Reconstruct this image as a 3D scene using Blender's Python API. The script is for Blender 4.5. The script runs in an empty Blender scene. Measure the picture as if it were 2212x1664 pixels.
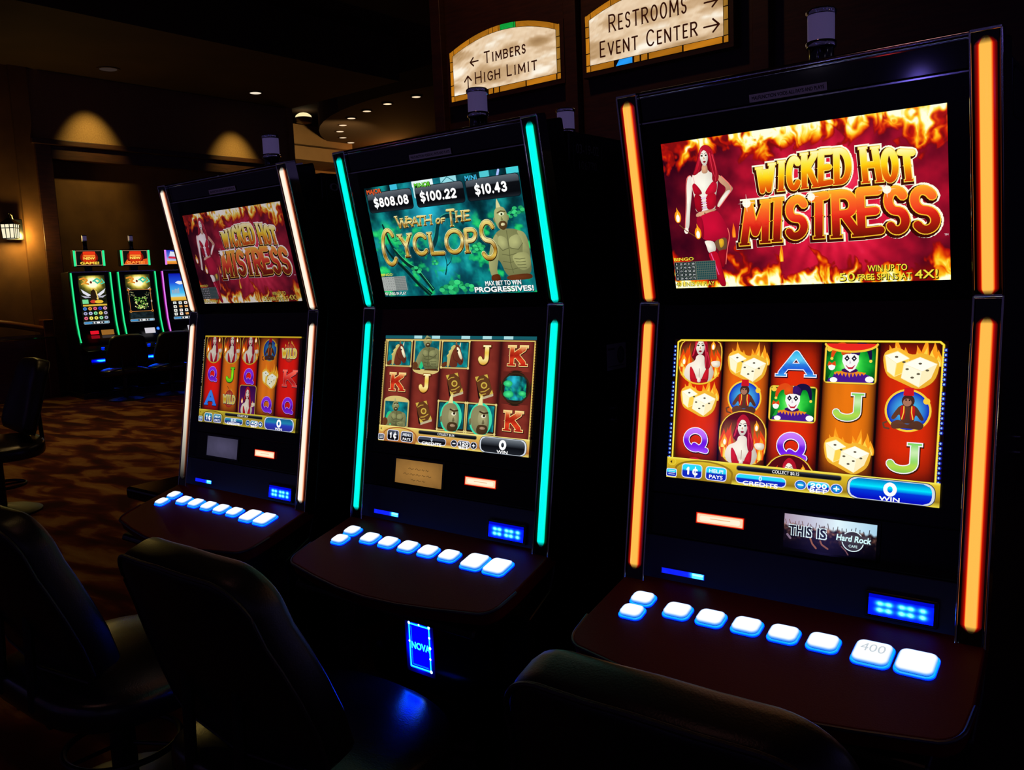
import bpy, bmesh, math, random
import numpy as np
from mathutils import Vector, Matrix

S = bpy.context.scene
COL = S.collection
PI = math.pi

# ------------------------------------------------------------------ camera
cam_d = bpy.data.cameras.new('camera')
cam_d.sensor_fit = 'HORIZONTAL'
cam_d.sensor_width = 36.0
cam_d.lens = 36.0 * 1868.756 / 2212.0
cam_d.clip_end = 120
cam_o = bpy.data.objects.new('camera', cam_d)
COL.objects.link(cam_o)
_M = Matrix(((0.7812, -0.04124, 0.62291), (0.62285, 0.11885, -0.77326), (-0.04215, 0.99206, 0.11853))).to_quaternion().to_matrix().to_4x4()
_M.translation = (0, 0, 1.40)
cam_o.matrix_world = _M
S.camera = cam_o

# ------------------------------------------------------------------ world, colour management, large lights
S.view_settings.view_transform = 'Standard'
S.view_settings.look = 'None'
S.view_settings.exposure = 0.0
S.view_settings.gamma = 1.0
S.view_settings.use_curve_mapping = False
S.cycles.use_denoising = True
w = bpy.data.worlds.new('hall_fill')
S.world = w
w.use_nodes = True
wn = w.node_tree.nodes
# stand-in for the unseen hall: violet fill, colour spots added for chrome to catch
wl = w.node_tree.links
w_tc = wn.new('ShaderNodeTexCoord')
w_vo = wn.new('ShaderNodeTexVoronoi')
w_vo.inputs['Scale'].default_value = 9.0
w_rp = wn.new('ShaderNodeValToRGB')
w_rp.color_ramp.elements[0].position = 0.05
w_rp.color_ramp.elements[0].color = (1, 1, 1, 1)
w_rp.color_ramp.elements[1].position = 0.11
w_rp.color_ramp.elements[1].color = (0, 0, 0, 1)
w_cr = wn.new('ShaderNodeValToRGB')
w_cr.color_ramp.interpolation = 'CONSTANT'
for i_, (p_, c_) in enumerate(((0.0, (.25, .18, 1)), (.42, (.8, .7, 1)), (.62, (.1, .12, 1)), (.80, (1, .05, .06)), (.9, (1, .75, .4)))):
    e_ = w_cr.color_ramp.elements[i_] if i_ < 2 else w_cr.color_ramp.elements.new(p_)
    e_.position = p_
    e_.color = (*c_, 1)
w_mu = wn.new('ShaderNodeVectorMath')
w_mu.operation = 'MULTIPLY'
w_sc = wn.new('ShaderNodeVectorMath')
w_sc.operation = 'MULTIPLY_ADD'
w_sc.inputs[1].default_value = (14.0, 14.0, 14.0)
w_sc.inputs[2].default_value = (0.018, 0.013, 0.036)
wl.new(w_tc.outputs['Generated'], w_vo.inputs['Vector'])
wl.new(w_vo.outputs['Distance'], w_rp.inputs['Fac'])
wl.new(w_vo.outputs['Color'], w_cr.inputs['Fac'])
wl.new(w_rp.outputs['Color'], w_mu.inputs[0])
wl.new(w_cr.outputs['Color'], w_mu.inputs[1])
wl.new(w_mu.outputs['Vector'], w_sc.inputs[0])
wl.new(w_sc.outputs['Vector'], wn['Background'].inputs[0])
wn['Background'].inputs[1].default_value = 1.0


def lamp(name, kind, loc, energy, color, target=None, size=0.1, angle=60, blend=0.6):
    d = bpy.data.lights.new(name, kind)
    d.energy = energy
    d.color = color
    if kind == 'SPOT':
        d.spot_size = math.radians(angle)
        d.spot_blend = blend
        d.shadow_soft_size = size
    elif kind == 'POINT':
        d.shadow_soft_size = size
    elif kind == 'AREA':
        d.size = size
    o = bpy.data.objects.new(name, d)
    COL.objects.link(o)
    o.location = loc
    if target is not None:
        o.rotation_euler = (Vector(target) - Vector(loc)).to_track_quat('-Z', 'Y').to_euler()
    return o


WARM = (1.0, 0.62, 0.22)
for py_, px_ in ((6.60, -12.62), (9.10, -12.57)):
    lamp('soffit_spot', 'SPOT', (px_, py_, 4.69), 120, (1.0, 0.78, 0.20), (px_ - 0.60, py_ - .02, 3.66), 0.04, 52, 1.0)
for px_, py_, pe_ in ((-4.6, 2.9, 70), (-7.0, 3.9, 150), (-9.6, 5.0, 280), (-8.4, 2.2, 90), (-3.6, .4, 28)):
    lamp('aisle_spot', 'SPOT', (px_, py_, 5.35), pe_, (1.0, 0.62, 0.22), (px_, py_, 0), 0.3, 60, 0.9)
lamp('sign_wall_fill', 'SPOT', (-4.2, 4.4, 5.35), 60, (1.0, 0.50, 0.22), (-4.0, 6.0, 2.2), 0.1, 110, 0.8)  # added fill without a fixture, lifts the dark timber wall
lamp('overhead_fill', 'SPOT', (-1.2, -.3, 5.35), 10, (1.0, 0.42, 0.36), (-1.2, .6, 0), 0.3, 70, 0.8)  # added fill over the near chairs and decks, no fixture there
lamp('far_room_spot', 'SPOT', (-13.2, 12.2, 4.0), 130, (1.0, 0.70, 0.30), (-16.5, 12.9, 4.8), 0.1, 90, 0.8)
lamp('column_spot', 'POINT', (-15.4, 15.0, 4.3), 34, (1.0, 0.40, 0.08), None, 0.2)

# ------------------------------------------------------------------ helpers


def lin(c):
    c = c / 255.0
    return c / 12.92 if c <= 0.04045 else ((c + 0.055) / 1.055) ** 2.4


def L3(c):
    return tuple(lin(max(0.0, min(255.0, x))) for x in c)


def mix(a, b, t):
    return tuple(a[i] + (b[i] - a[i]) * t for i in range(3))


def mat(name, color, rough=0.5, metal=0.0, spec=0.5, emit=None, strength=1.0, noise=None, bump=None, coat=0.0):
    m = bpy.data.materials.new(name)
    m.use_nodes = True
    nt = m.node_tree
    b = nt.nodes['Principled BSDF']
    col = (*L3(color), 1)
    b.inputs['Base Color'].default_value = col
    b.inputs['Roughness'].default_value = rough
    b.inputs['Metallic'].default_value = metal
    b.inputs['Specular IOR Level'].default_value = spec
    b.inputs['Coat Weight'].default_value = coat
    if emit is not None:
        b.inputs['Emission Color'].default_value = (*L3(emit), 1)
        b.inputs['Emission Strength'].default_value = strength
    if noise:
        scale, c2, lo, hi = noise[:4]
        tc = nt.nodes.new('ShaderNodeTexCoord')
        mp = nt.nodes.new('ShaderNodeMapping')
        mp.inputs['Scale'].default_value = noise[4] if len(noise) > 4 else (1, 1, 1)
        n = nt.nodes.new('ShaderNodeTexNoise')
        n.inputs['Scale'].default_value = scale
        n.inputs['Detail'].default_value = 6
        r = nt.nodes.new('ShaderNodeValToRGB')
        r.color_ramp.elements[0].position = lo
        r.color_ramp.elements[0].color = col
        r.color_ramp.elements[1].position = hi
        r.color_ramp.elements[1].color = (*L3(c2), 1)
        nt.links.new(tc.outputs['Object'], mp.inputs['Vector'])
        nt.links.new(mp.outputs['Vector'], n.inputs['Vector'])
        nt.links.new(n.outputs['Fac'], r.inputs['Fac'])
        nt.links.new(r.outputs['Color'], b.inputs['Base Color'])
    if bump:
        tc = nt.nodes.new('ShaderNodeTexCoord')
        n = nt.nodes.new('ShaderNodeTexNoise')
        n.inputs['Scale'].default_value = bump[0]
        n.inputs['Detail'].default_value = 3
        bp = nt.nodes.new('ShaderNodeBump')
        bp.inputs['Strength'].default_value = bump[1]
        bp.inputs['Distance'].default_value = 0.004
        nt.links.new(tc.outputs['Object'], n.inputs['Vector'])
        nt.links.new(n.outputs['Fac'], bp.inputs['Height'])
        nt.links.new(bp.outputs['Normal'], b.inputs['Normal'])
    return m


def glow_mat(name, strength=1.0, rough=0.12, spec=0.4, sample=False):
    """lit surface whose colour comes from the mesh's colour attribute"""
    m = bpy.data.materials.new(name)
    m.use_nodes = True
    nt = m.node_tree
    b = nt.nodes['Principled BSDF']
    b.inputs['Base Color'].default_value = (0, 0, 0, 1)
    b.inputs['Roughness'].default_value = rough
    b.inputs['Specular IOR Level'].default_value = spec
    a = nt.nodes.new('ShaderNodeAttribute')
    a.attribute_name = 'Col'
    nt.links.new(a.outputs['Color'], b.inputs['Emission Color'])
    b.inputs['Emission Strength'].default_value = strength
    if not sample:
        m.cycles.emission_sampling = 'NONE'
    return m


def print_mat(name):
    """printed paper or plastic: its inks come from the mesh's colour attribute, it gives no light"""
    m = bpy.data.materials.new(name)
    m.use_nodes = True
    nt = m.node_tree
    b = nt.nodes['Principled BSDF']
    b.inputs['Roughness'].default_value = 0.55
    a = nt.nodes.new('ShaderNodeAttribute')
    a.attribute_name = 'Col'
    nt.links.new(a.outputs['Color'], b.inputs['Base Color'])
    return m


class MB:
    def __init__(self):
        self.v, self.f, self.m, self.c = [], [], [], []
        self.col = (0, 0, 0)
        self.mi = 0

    def add(self, vs, fs, col=None, mi=None):
        o = len(self.v)
        self.v += [tuple(map(float, p)) for p in vs]
        cc = col if col is not None else self.col
        if isinstance(cc, list):
            self.c += cc
        else:
            self.c += [cc] * len(vs)
        mi = self.mi if mi is None else mi
        for f in fs:
            self.f.append(tuple(i + o for i in f))
            self.m.append(mi)
        return self

    def hexa(self, p, **k):
        return self.add(p, [(0, 3, 2, 1), (4, 5, 6, 7), (0, 1, 5, 4), (1, 2, 6, 5), (2, 3, 7, 6), (3, 0, 4, 7)], **k)

    def box(self, a, b, fn=None, **k):
        x0, y0, z0 = a
        x1, y1, z1 = b
        p = [(x0, y0, z0), (x1, y0, z0), (x1, y1, z0), (x0, y1, z0), (x0, y0, z1), (x1, y0, z1), (x1, y1, z1), (x0, y1, z1)]
        if fn:
            p = [fn(*q) for q in p]
        return self.hexa(p, **k)

    def loft(self, rings, closed=True, cap0=True, cap1=True, **k):
        n = len(rings[0])
        vs = [p for r in rings for p in r]
        fs = []
        for i in range(len(rings) - 1):
            for j in range(n if closed else n - 1):
                a, b = i * n + j, i * n + (j + 1) % n
                fs.append((a, b, b + n, a + n))
        if cap0:
            fs.append(tuple(range(n - 1, -1, -1)))
        if cap1:
            o = (len(rings) - 1) * n
            fs.append(tuple(range(o, o + n)))
        return self.add(vs, fs, **k)

    def prism(self, poly, x0, x1, fn=None, **k):
        """poly in (y, z) pushed along x"""
        fn = fn or (lambda x, y, z: (x, y, z))
        return self.loft([[fn(x0, y, z) for y, z in poly], [fn(x1, y, z) for y, z in poly]], **k)

    def cyl(self, c, r, z0, z1, n=24, r1=None, fn=None, **k):
        r1 = r if r1 is None else r1
        fn = fn or (lambda x, y, z: (x, y, z))
        rings = []
        for rr, z in ((r, z0), (r1, z1)):
            rings.append([fn(c[0] + rr * math.cos(2 * PI * i / n), c[1] + rr * math.sin(2 * PI * i / n), z) for i in range(n)])
        return self.loft(rings, **k)

    def lathe(self, c, prof, n=32, fn=None, **k):
        fn = fn or (lambda x, y, z: (x, y, z))
        rings = [[fn(c[0] + r * math.cos(2 * PI * i / n), c[1] + r * math.sin(2 * PI * i / n), c[2] + z) for i in range(n)] for r, z in prof]
        return self.loft(rings, **k)

    def tube(self, pts, r, n=10, closed=False, **k):
        pts = [Vector(p) for p in pts]
        rings = []
        N = len(pts)
        for i, p in enumerate(pts):
            a = pts[(i - 1) % N] if (closed or i > 0) else p
            b = pts[(i + 1) % N] if (closed or i < N - 1) else p
            t = (b - a).normalized()
            up = Vector((0, 0, 1)) if abs(t.z) < 0.9 else Vector((1, 0, 0))
            s = t.cross(up).normalized()
            u = s.cross(t)
            rings.append([p + r * (math.cos(2 * PI * j / n) * s + math.sin(2 * PI * j / n) * u) for j in range(n)])
        if closed:
            rings.append(rings[0])
        return self.loft(rings, cap0=not closed, cap1=not closed, **k)

    def build(self, name, mats, parent=None, smooth=False, bevel=None, label=None):
        me = bpy.data.meshes.new(name)
        me.from_pydata(self.v, [], self.f)
        if not isinstance(mats, (list, tuple)):
            mats = [mats]
        for m in mats:
            me.materials.append(m)
        me.polygons.foreach_set('material_index', self.m)
        at = me.color_attributes.new('Col', 'FLOAT_COLOR', 'POINT')
        arr = np.ones((len(self.v), 4), np.float32)
        arr[:, :3] = np.array(self.c, np.float32).reshape(-1, 3)
        a = arr[:, :3] / 255.0
        arr[:, :3] = np.where(a <= 0.04045, a / 12.92, ((np.maximum(a, 0) + 0.055) / 1.055) ** 2.4)
        at.data.foreach_set('color', arr.ravel())
        if smooth:
            me.polygons.foreach_set('use_smooth', [True] * len(me.polygons))
        me.update()
        o = bpy.data.objects.new(name, me)
        COL.objects.link(o)
        if parent is not None:
            o.parent = parent
        if bevel:
            b = o.modifiers.new('bevel', 'BEVEL')
            b.width = bevel
            b.segments = 3
            b.limit_method = 'ANGLE'
        if smooth:
            es = o.modifiers.new('edges', 'EDGE_SPLIT')
            es.split_angle = math.radians(40)
        if label:
            o['label'] = label
        return o


def thing(name, label, cat, loc=(0, 0, 0), rz=0.0, group=None):
    o = bpy.data.objects.new(name, None)
    o.empty_display_size = 0.2
    COL.objects.link(o)
    o.location = loc
    o.rotation_euler = (0, 0, rz)
    return tag(o, label, cat, group)


def tag(o, label, cat, group=None):
    o['label'] = label
    o['category'] = cat
    if group:
        o['group'] = group
    return o


def struct(name, mb, m, **k):
    o = mb.build(name, m, **k)
    o['kind'] = 'structure'
    return o


def dup(root, loc, rz, label, group=None):
    r = root.copy()
    COL.objects.link(r)
    r.location = loc
    r.rotation_euler = (0, 0, rz)
    r['label'] = label
    if group:
        r['group'] = group
    for ch in list(root.children):
        c = ch.copy()
        COL.objects.link(c)
        c.parent = r
        for gch in ch.children:
            d = gch.copy()
            COL.objects.link(d)
            d.parent = c
    return r


def arc(cx, cy, rx, ry, a0, a1, n=14):
    return [(cx + rx * math.cos(math.radians(a0 + (a1 - a0) * i / n)), cy + ry * math.sin(math.radians(a0 + (a1 - a0) * i / n))) for i in range(n + 1)]


# ------------------------------------------------------------------ materials
M = {}
M['black'] = mat('black_plastic', (9, 9, 12), 0.32, spec=0.5)
M['gloss'] = mat('gloss_black', (4, 4, 6), 0.06, spec=0.6)
M['bezel'] = mat('bezel_black', (3, 3, 4), 0.25, spec=0.22)
M['side'] = mat('cabinet_side', (12, 12, 15), 0.35, spec=0.5, bump=(260, 0.12))
M['fascia'] = mat('fascia_metal', (14, 20, 52), 0.42, spec=0.5)
M['chrome'] = mat('chrome', (205, 205, 215), 0.10, metal=1.0)
M['deck'] = mat('deck_laminate', (96, 10, 20), 0.45, spec=0.12, bump=(420, 0.10))
M['edge'] = mat('deck_edge', (28, 24, 60), 0.3, spec=0.6)
M['leather'] = mat('black_leather', (24, 19, 20), 0.36, spec=0.5, bump=(300, 0.10))
M['seat'] = mat('seat_leather', (26, 21, 24), 0.26, spec=0.6, bump=(260, 0.10))
M['piping'] = mat('leather_piping', (34, 28, 28), 0.45, bump=(300, 0.3))
M['iron'] = mat('dark_metal', (12, 12, 13), 0.4)
M['lens'] = mat('frosted_lens', (226, 218, 232), 0.35, spec=0.5, emit=(58, 50, 84), strength=0.8)  # unlit lens; its faint emission stands in for ambient light
M['print'] = print_mat('printed_label')
M['glow'] = glow_mat('lit_screen')
M['tube'] = glow_mat('light_tube', sample=True)
M['lamp'] = glow_mat('lit_lamp', 1.0, sample=True)
M['badge'] = glow_mat('bright_blue_badge', 17.0, sample=True)
M['bill'] = glow_mat('bill_slot_leds', 7.0, sample=True)
M['led'] = glow_mat('bright_led', 3.0, sample=True)
M['brown'] = mat('wall_fabric_brown', (120, 78, 38), 0.8, noise=(3.0, (98, 60, 28), 0.35, 0.7), bump=(120, 0.3))
M['tan'] = mat('wall_plaster_tan', (158, 124, 82), 0.85, noise=(2.0, (140, 108, 70), 0.3, 0.7))
M['maroon'] = mat('wall_cloth_maroon', (150, 112, 74), 0.9, noise=(60.0, (128, 92, 60), 0.3, 0.7))
M['wood'] = mat('dark_wood', (70, 36, 18), 0.45, noise=(6.0, (42, 20, 10), 0.3, 0.75, (1, 1, 9)))
M['redwood'] = mat('rail_wood', (122, 62, 26), 0.4, noise=(5.0, (84, 40, 16), 0.3, 0.75, (9, 1, 9)))
M['ceil'] = mat('ceiling_paint', (70, 44, 26), 0.9, noise=(1.5, (60, 36, 22), 0.3, 0.7))


def carpet_mat():
    m = bpy.data.materials.new('patterned_carpet')
    m.use_nodes = True
    nt = m.node_tree
    b = nt.nodes['Principled BSDF']
    b.inputs['Roughness'].default_value = 0.95
    b.inputs['Specular IOR Level'].default_value = 0.1
    tc = nt.nodes.new('ShaderNodeTexCoord')
    mp = nt.nodes.new('ShaderNodeMapping')
    mp.inputs['Rotation'].default_value = (0, 0, -0.62)
    mp.inputs['Scale'].default_value = (1.6, 4.2, 1)
    n = nt.nodes.new('ShaderNodeTexNoise')
    n.inputs['Scale'].default_value = 1.15
    n.inputs['Detail'].default_value = 4
    n.inputs['Distortion'].default_value = 0.5
    r = nt.nodes.new('ShaderNodeValToRGB')
    e = r.color_ramp.elements
    e[0].position = 0.38
    e[0].color = (*L3((52, 15, 11)), 1)
    e[1].position = 0.70
    e[1].color = (*L3((156, 118, 64)), 1)
    for p, c in ((0.47, (78, 26, 15)), (0.53, (104, 50, 24)), (0.57, (134, 90, 44))):
        x = e.new(p)
        x.color = (*L3(c), 1)
    n2 = nt.nodes.new('ShaderNodeTexNoise')
    n2.inputs['Scale'].default_value = 160
    mx = nt.nodes.new('ShaderNodeMix')
    mx.data_type = 'RGBA'
    mx.blend_type = 'MULTIPLY'
    mx.inputs['Factor'].default_value = 0.6
    nt.links.new(tc.outputs['Object'], mp.inputs['Vector'])
    nt.links.new(mp.outputs['Vector'], n.inputs['Vector'])
    nt.links.new(tc.outputs['Object'], n2.inputs['Vector'])
    nt.links.new(n.outputs['Fac'], r.inputs['Fac'])
    nt.links.new(r.outputs['Color'], mx.inputs['A'])
    nt.links.new(n2.outputs['Color'], mx.inputs['B'])
    nt.links.new(mx.outputs['Result'], b.inputs['Base Color'])
    return m


M['carpet'] = carpet_mat()

# ------------------------------------------------------------------ drawing on lit panels
_rng = np.random.RandomState(7)
_lat = _rng.rand(64, 64)


def vnoise(x, y):
    x = np.asarray(x, float)
    y = np.asarray(y, float)
    xi = np.floor(x).astype(int)
    yi = np.floor(y).astype(int)
    fx = x - xi
    fy = y - yi
    fx = fx * fx * (3 - 2 * fx)
    fy = fy * fy * (3 - 2 * fy)
    a = _lat[xi % 64, yi % 64]
    b = _lat[(xi + 1) % 64, yi % 64]
    c = _lat[xi % 64, (yi + 1) % 64]
    d = _lat[(xi + 1) % 64, (yi + 1) % 64]
    return (a * (1 - fx) + b * fx) * (1 - fy) + (c * (1 - fx) + d * fx) * fy


def fbm(x, y, o=4):
    s = 0
    a = 0.5
    for i in range(o):
        s = s + a * vnoise(x * 2 ** i + 11.3 * i, y * 2 ** i + 5.7 * i)
        a *= 0.5
    return s / (1 - 0.5 ** o)


def ramp(t, stops):
    t = np.asarray(t, float)
    xs = [s[0] for s in stops]
    return np.stack([np.interp(t, xs, [s[1][k] for s in stops]) for k in range(3)], -1)


_tc = {}


def text_mesh(s, off):
    key = (s, off)
    if key not in _tc:
        c = bpy.data.curves.new('t', 'FONT')
        c.body = s
        c.size = 1.0
        c.offset = off
        c.resolution_u = 3
        o = bpy.data.objects.new('t', c)
        me = o.to_mesh()
        v = [(p.co.x, p.co.y) for p in me.vertices]
        f = [tuple(p.vertices) for p in me.polygons]
        o.to_mesh_clear()
        bpy.data.objects.remove(o)
        bpy.data.curves.remove(c)
        _tc[key] = (v, f)
    return _tc[key]


class Art:
    """flat artwork, x right and y down in a w by h field; each call lies one thin layer above the last"""

    def __init__(self, w=1600, h=900):
        self.w, self.h = w, h
        self.v, self.f, self.c = [], [], []
        self.k = 0
        self.clip = (0, 0, w, h)
        self.gain = 1.0

    def raw(self, pts, faces, col):
        self.k += 1
        o = len(self.v)
        for i, (x, y) in enumerate(pts):
            if self.clip:
                a, b, c2, d = self.clip
                x = min(max(x, a), c2)
                y = min(max(y, b), d)
            self.v.append((x, y, self.k))
            cc = col(x, y) if callable(col) else (col[i] if isinstance(col, list) else col)
            self.c.append(cc)
        self.f += [tuple(i + o for i in f) for f in faces]

    def poly(self, pts, col):
        self.raw(pts, [tuple(range(len(pts)))], col)

    def spoly(self, pts, col, it=2, depth=.30):
        """rounded patch, modelled like a soft form in the picture: lighter at upper left"""
        for _ in range(it):
            q = []
            n = len(pts)
            for i in range(n):
                (x0, y0), (x1, y1) = pts[i], pts[(i + 1) % n]
                q += [(x0 * .78 + x1 * .22, y0 * .78 + y1 * .22), (x0 * .22 + x1 * .78, y0 * .22 + y1 * .78)]
            pts = q
        n = len(pts)
        cx = sum(p[0] for p in pts) / n
        cy = sum(p[1] for p in pts) / n
        cs = []
        for x, y in pts:
            d = math.hypot(x - cx, y - cy) + 1e-6
            k = -((x - cx) * .66 + (y - cy) * .50) / d
            cs.append(tuple(min(255, max(0, c * (1 + depth * .45 * k - depth * .42))) for c in col))
        o = [(pts[i][0] - cx) * (pts[(i + 1) % n][1] - cy) - (pts[(i + 1) % n][0] - cx) * (pts[i][1] - cy) for i in range(n)]
        if all(v >= -1e-6 for v in o) or all(v <= 1e-6 for v in o):
            hi = tuple(min(255, c * (1 + depth * .12)) for c in col)
            self.raw(pts + [(cx, cy)], [(i, (i + 1) % n, n) for i in range(n)], cs + [hi])
        else:
            self.raw(pts, [tuple(range(n))], cs)

    def taper(self, pts, w0, w1, col, it=2):
        """smooth stroke that narrows from w0 to w1"""
        for _ in range(it):
            q = [pts[0]]
            for i in range(len(pts) - 1):
                (x0, y0), (x1, y1) = pts[i], pts[i + 1]
                q += [(x0 * .75 + x1 * .25, y0 * .75 + y1 * .25), (x0 * .25 + x1 * .75, y0 * .25 + y1 * .75)]
            pts = q + [pts[-1]]
        n = len(pts)
        L, Rr = [], []
        for i, (x, y) in enumerate(pts):
            a, b = pts[max(0, i - 1)], pts[min(n - 1, i + 1)]
            d = math.hypot(b[0] - a[0], b[1] - a[1]) + 1e-6
            w = (w0 + (w1 - w0) * i / (n - 1)) / 2
            nx, ny = -(b[1] - a[1]) / d * w, (b[0] - a[0]) / d * w
            L.append((x + nx, y + ny))
            Rr.append((x - nx, y - ny))
        P = L + Rr
        self.raw(P, [(i, i + 1, n + i + 1, n + i) for i in range(n - 1)], col)

    def number(self, st, x0, x1, y, h, w, col):
        """bold figures between x0 and x1 on baseline y"""
        wd = {'1': .62, '.': .34, '$': 1.0}
        tot = sum(wd.get(c, 1.0) for c in st) + .12 * (len(st) - 1)
        k = (x1 - x0) / tot
        x = x0
        for c in st:
            e = wd.get(c, 1.0) * k
            dy = h * .10 if c == '$' else 0
            glyph(self, c, [(x, y), (x + e, y), (x + e, y - h), (x, y - h)], w, [(0, col, 0, 0)])
            if c == '$':
                self.stroke([(x + e / 2, y - h - dy), (x + e / 2, y + dy)], w * .55, col)
            x += e + .12 * k

    def rect(self, x0, y0, x1, y1, col, col2=None):
        if col2 is None:
            self.poly([(x0, y0), (x1, y0), (x1, y1), (x0, y1)], col)
        else:
            self.raw([(x0, y0), (x1, y0), (x1, y1), (x0, y1)], [(0, 1, 2, 3)], [col, col, col2, col2])

    def bands(self, x0, y0, x1, y1, stops):
        pts, fs, cs = [], [], []
        for i, (t, c) in enumerate(stops):
            y = y0 + (y1 - y0) * t
            pts += [(x0, y), (x1, y)]
            cs += [c, c]
            if i:
                fs.append((2 * i - 2, 2 * i - 1, 2 * i + 1, 2 * i))
        self.raw(pts, fs, cs)

    def rr(self, x0, y0, x1, y1, r, col, col2=None):
        pts = arc(x1 - r, y0 + r, r, r, -90, 0, 5) + arc(x1 - r, y1 - r, r, r, 0, 90, 5) + arc(x0 + r, y1 - r, r, r, 90, 180, 5) + arc(x0 + r, y0 + r, r, r, 180, 270, 5)
        if col2 is not None:
            f = lambda x, y: mix(col, col2, (y - y0) / (y1 - y0))
            n = len(pts)
            cx, cy = (x0 + x1) / 2, (y0 + y1) / 2
            self.raw(pts + [(cx, cy)], [(i, (i + 1) % n, n) for i in range(n)], f)
        else:
            self.poly(pts, col)

    def rrgrad(self, x0, y0, x1, y1, r, stops):
        """rounded box with several vertical colour stops, cut in rows"""
        f = lambda x, y: tuple(ramp((y - y0) / (y1 - y0), stops).tolist())
        ys = sorted(set([0, r * .3, r * .6, r, y1 - y0 - r, y1 - y0 - r * .6, y1 - y0 - r * .3, y1 - y0] + [(y1 - y0) * s[0] for s in stops]))
        pts, fs = [], []
        for i, y in enumerate(ys):
            d = r - min(y, (y1 - y0) - y)
            ins = r - math.sqrt(max(0, r * r - d * d)) if d > 0 else 0
            pts += [(x0 + ins, y0 + y), (x1 - ins, y0 + y)]
            if i:
                fs.append((2 * i - 2, 2 * i - 1, 2 * i + 1, 2 * i))
        self.raw(pts, fs, f)

    def ell(self, cx, cy, rx, ry, col, n=28, col2=None):
        pts = arc(cx, cy, rx, ry, 0, 360 - 360 / n, n - 1)
        if col2 is None:
            self.poly(pts, col)
        else:
            self.raw(pts + [(cx, cy)], [(i, (i + 1) % n, n) for i in range(n)], [col] * n + [col2])

    def ring(self, cx, cy, rx, ry, w, col, n=36, a0=0, a1=360):
        p = arc(cx, cy, rx, ry, a0, a1, n)
        self.stroke(p, w, col)

    def stroke(self, pts, w, col, closed=False):
        if closed:
            pts = list(pts) + [pts[0]]
        P, F = [], []
        for i in range(len(pts) - 1):
            (x0, y0), (x1, y1) = pts[i], pts[i + 1]
            d = math.hypot(x1 - x0, y1 - y0)
            if d < 1e-6:
                continue
            nx, ny = -(y1 - y0) / d * w / 2, (x1 - x0) / d * w / 2
            o = len(P)
            P += [(x0 + nx, y0 + ny), (x1 + nx, y1 + ny), (x1 - nx, y1 - ny), (x0 - nx, y0 - ny)]
            F.append((o, o + 1, o + 2, o + 3))
        for (x, y) in pts:
            o = len(P)
            P += arc(x, y, w / 2, w / 2, 0, 320, 8)
            F.append(tuple(range(o, o + 9)))
        self.raw(P, F, col)

    def tri(self, a, b, c, col):
        self.poly([a, b, c], col)

    def text(self, s, x, y, h, col, align='C', off=0.0, sx=1.0, width=None, shear=0.0, sh=None):
        """baseline at y; h is the cap height"""
        base = 0.0
        v, f = text_mesh(s, base)
        if not v:
            return
        xs = [p[0] for p in v]
        w0 = max(xs) - min(xs)
        k = h / 0.70
        kx = k * sx if width is None else width / w0
        x0 = x - (w0 * kx / 2 if align == 'C' else (w0 * kx if align == 'R' else 0)) - min(xs) * kx
        e = (off - base) * k
        for dx, dy in ([(0, 0)] if e <= 0 else [(-e, -e), (e, -e), (-e, e), (e, e), (0, 0)]):
            pts = [(x0 + dx + p[0] * kx + shear * p[1] * k, y + dy - p[1] * k) for p in v]
            self.raw(pts, f, col)

    def grid(self, x0, y0, x1, y1, nx, ny, fn):
        X, Y = np.meshgrid(np.linspace(x0, x1, nx + 1), np.linspace(y0, y1, ny + 1))
        C = np.clip(fn(X, Y), 0, 255).reshape(-1, 3)
        self.k += 1
        o = len(self.v)
        self.v += list(zip(X.ravel().tolist(), Y.ravel().tolist(), [self.k] * X.size))
        self.c += [tuple(r) for r in C.tolist()]
        n = nx + 1
        for j in range(ny):
            for i in range(nx):
                a = o + j * n + i
                self.f.append((a, a + 1, a + n + 1, a + n))

    def flame(self, x, y, h, w, seed=0, cols=((255, 120, 10), (255, 210, 40), (255, 255, 190)), up=-1):
        r = random.Random(seed)
        for s, c in ((1.0, cols[0]), (0.68, cols[1]), (0.38, cols[2])):
            b = r.uniform(-0.35, 0.35)
            L, R = [], []
            n = 9
            for i in range(n + 1):
                t = i / n
                ww = w * s * 0.5 * math.sin(PI * min(1, 0.28 + t * 0.72)) ** 0.9 * (1 - t) ** 0.35
                dx = b * w * s * math.sin(t * 4.2 + seed) * t
                L.append((x - ww + dx, y + up * h * s * t))
                R.append((x + ww + dx, y + up * h * s * t))
            self.poly(L + R[::-1], c)

    def build(self, name, parent, place, m, dz=0.00001):
        """place(u, v, layer height) gives the point, u and v from 0 to 1"""
        mb = MB()
        g = self.gain
        mb.v = [place(x / self.w, y / self.h, k * dz) for x, y, k in self.v]
        mb.c = [tuple(c * g for c in q) for q in self.c] if g != 1.0 else self.c
        mb.f = self.f
        mb.m = [0] * len(self.f)
        return mb.build(name, m, parent)


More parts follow.
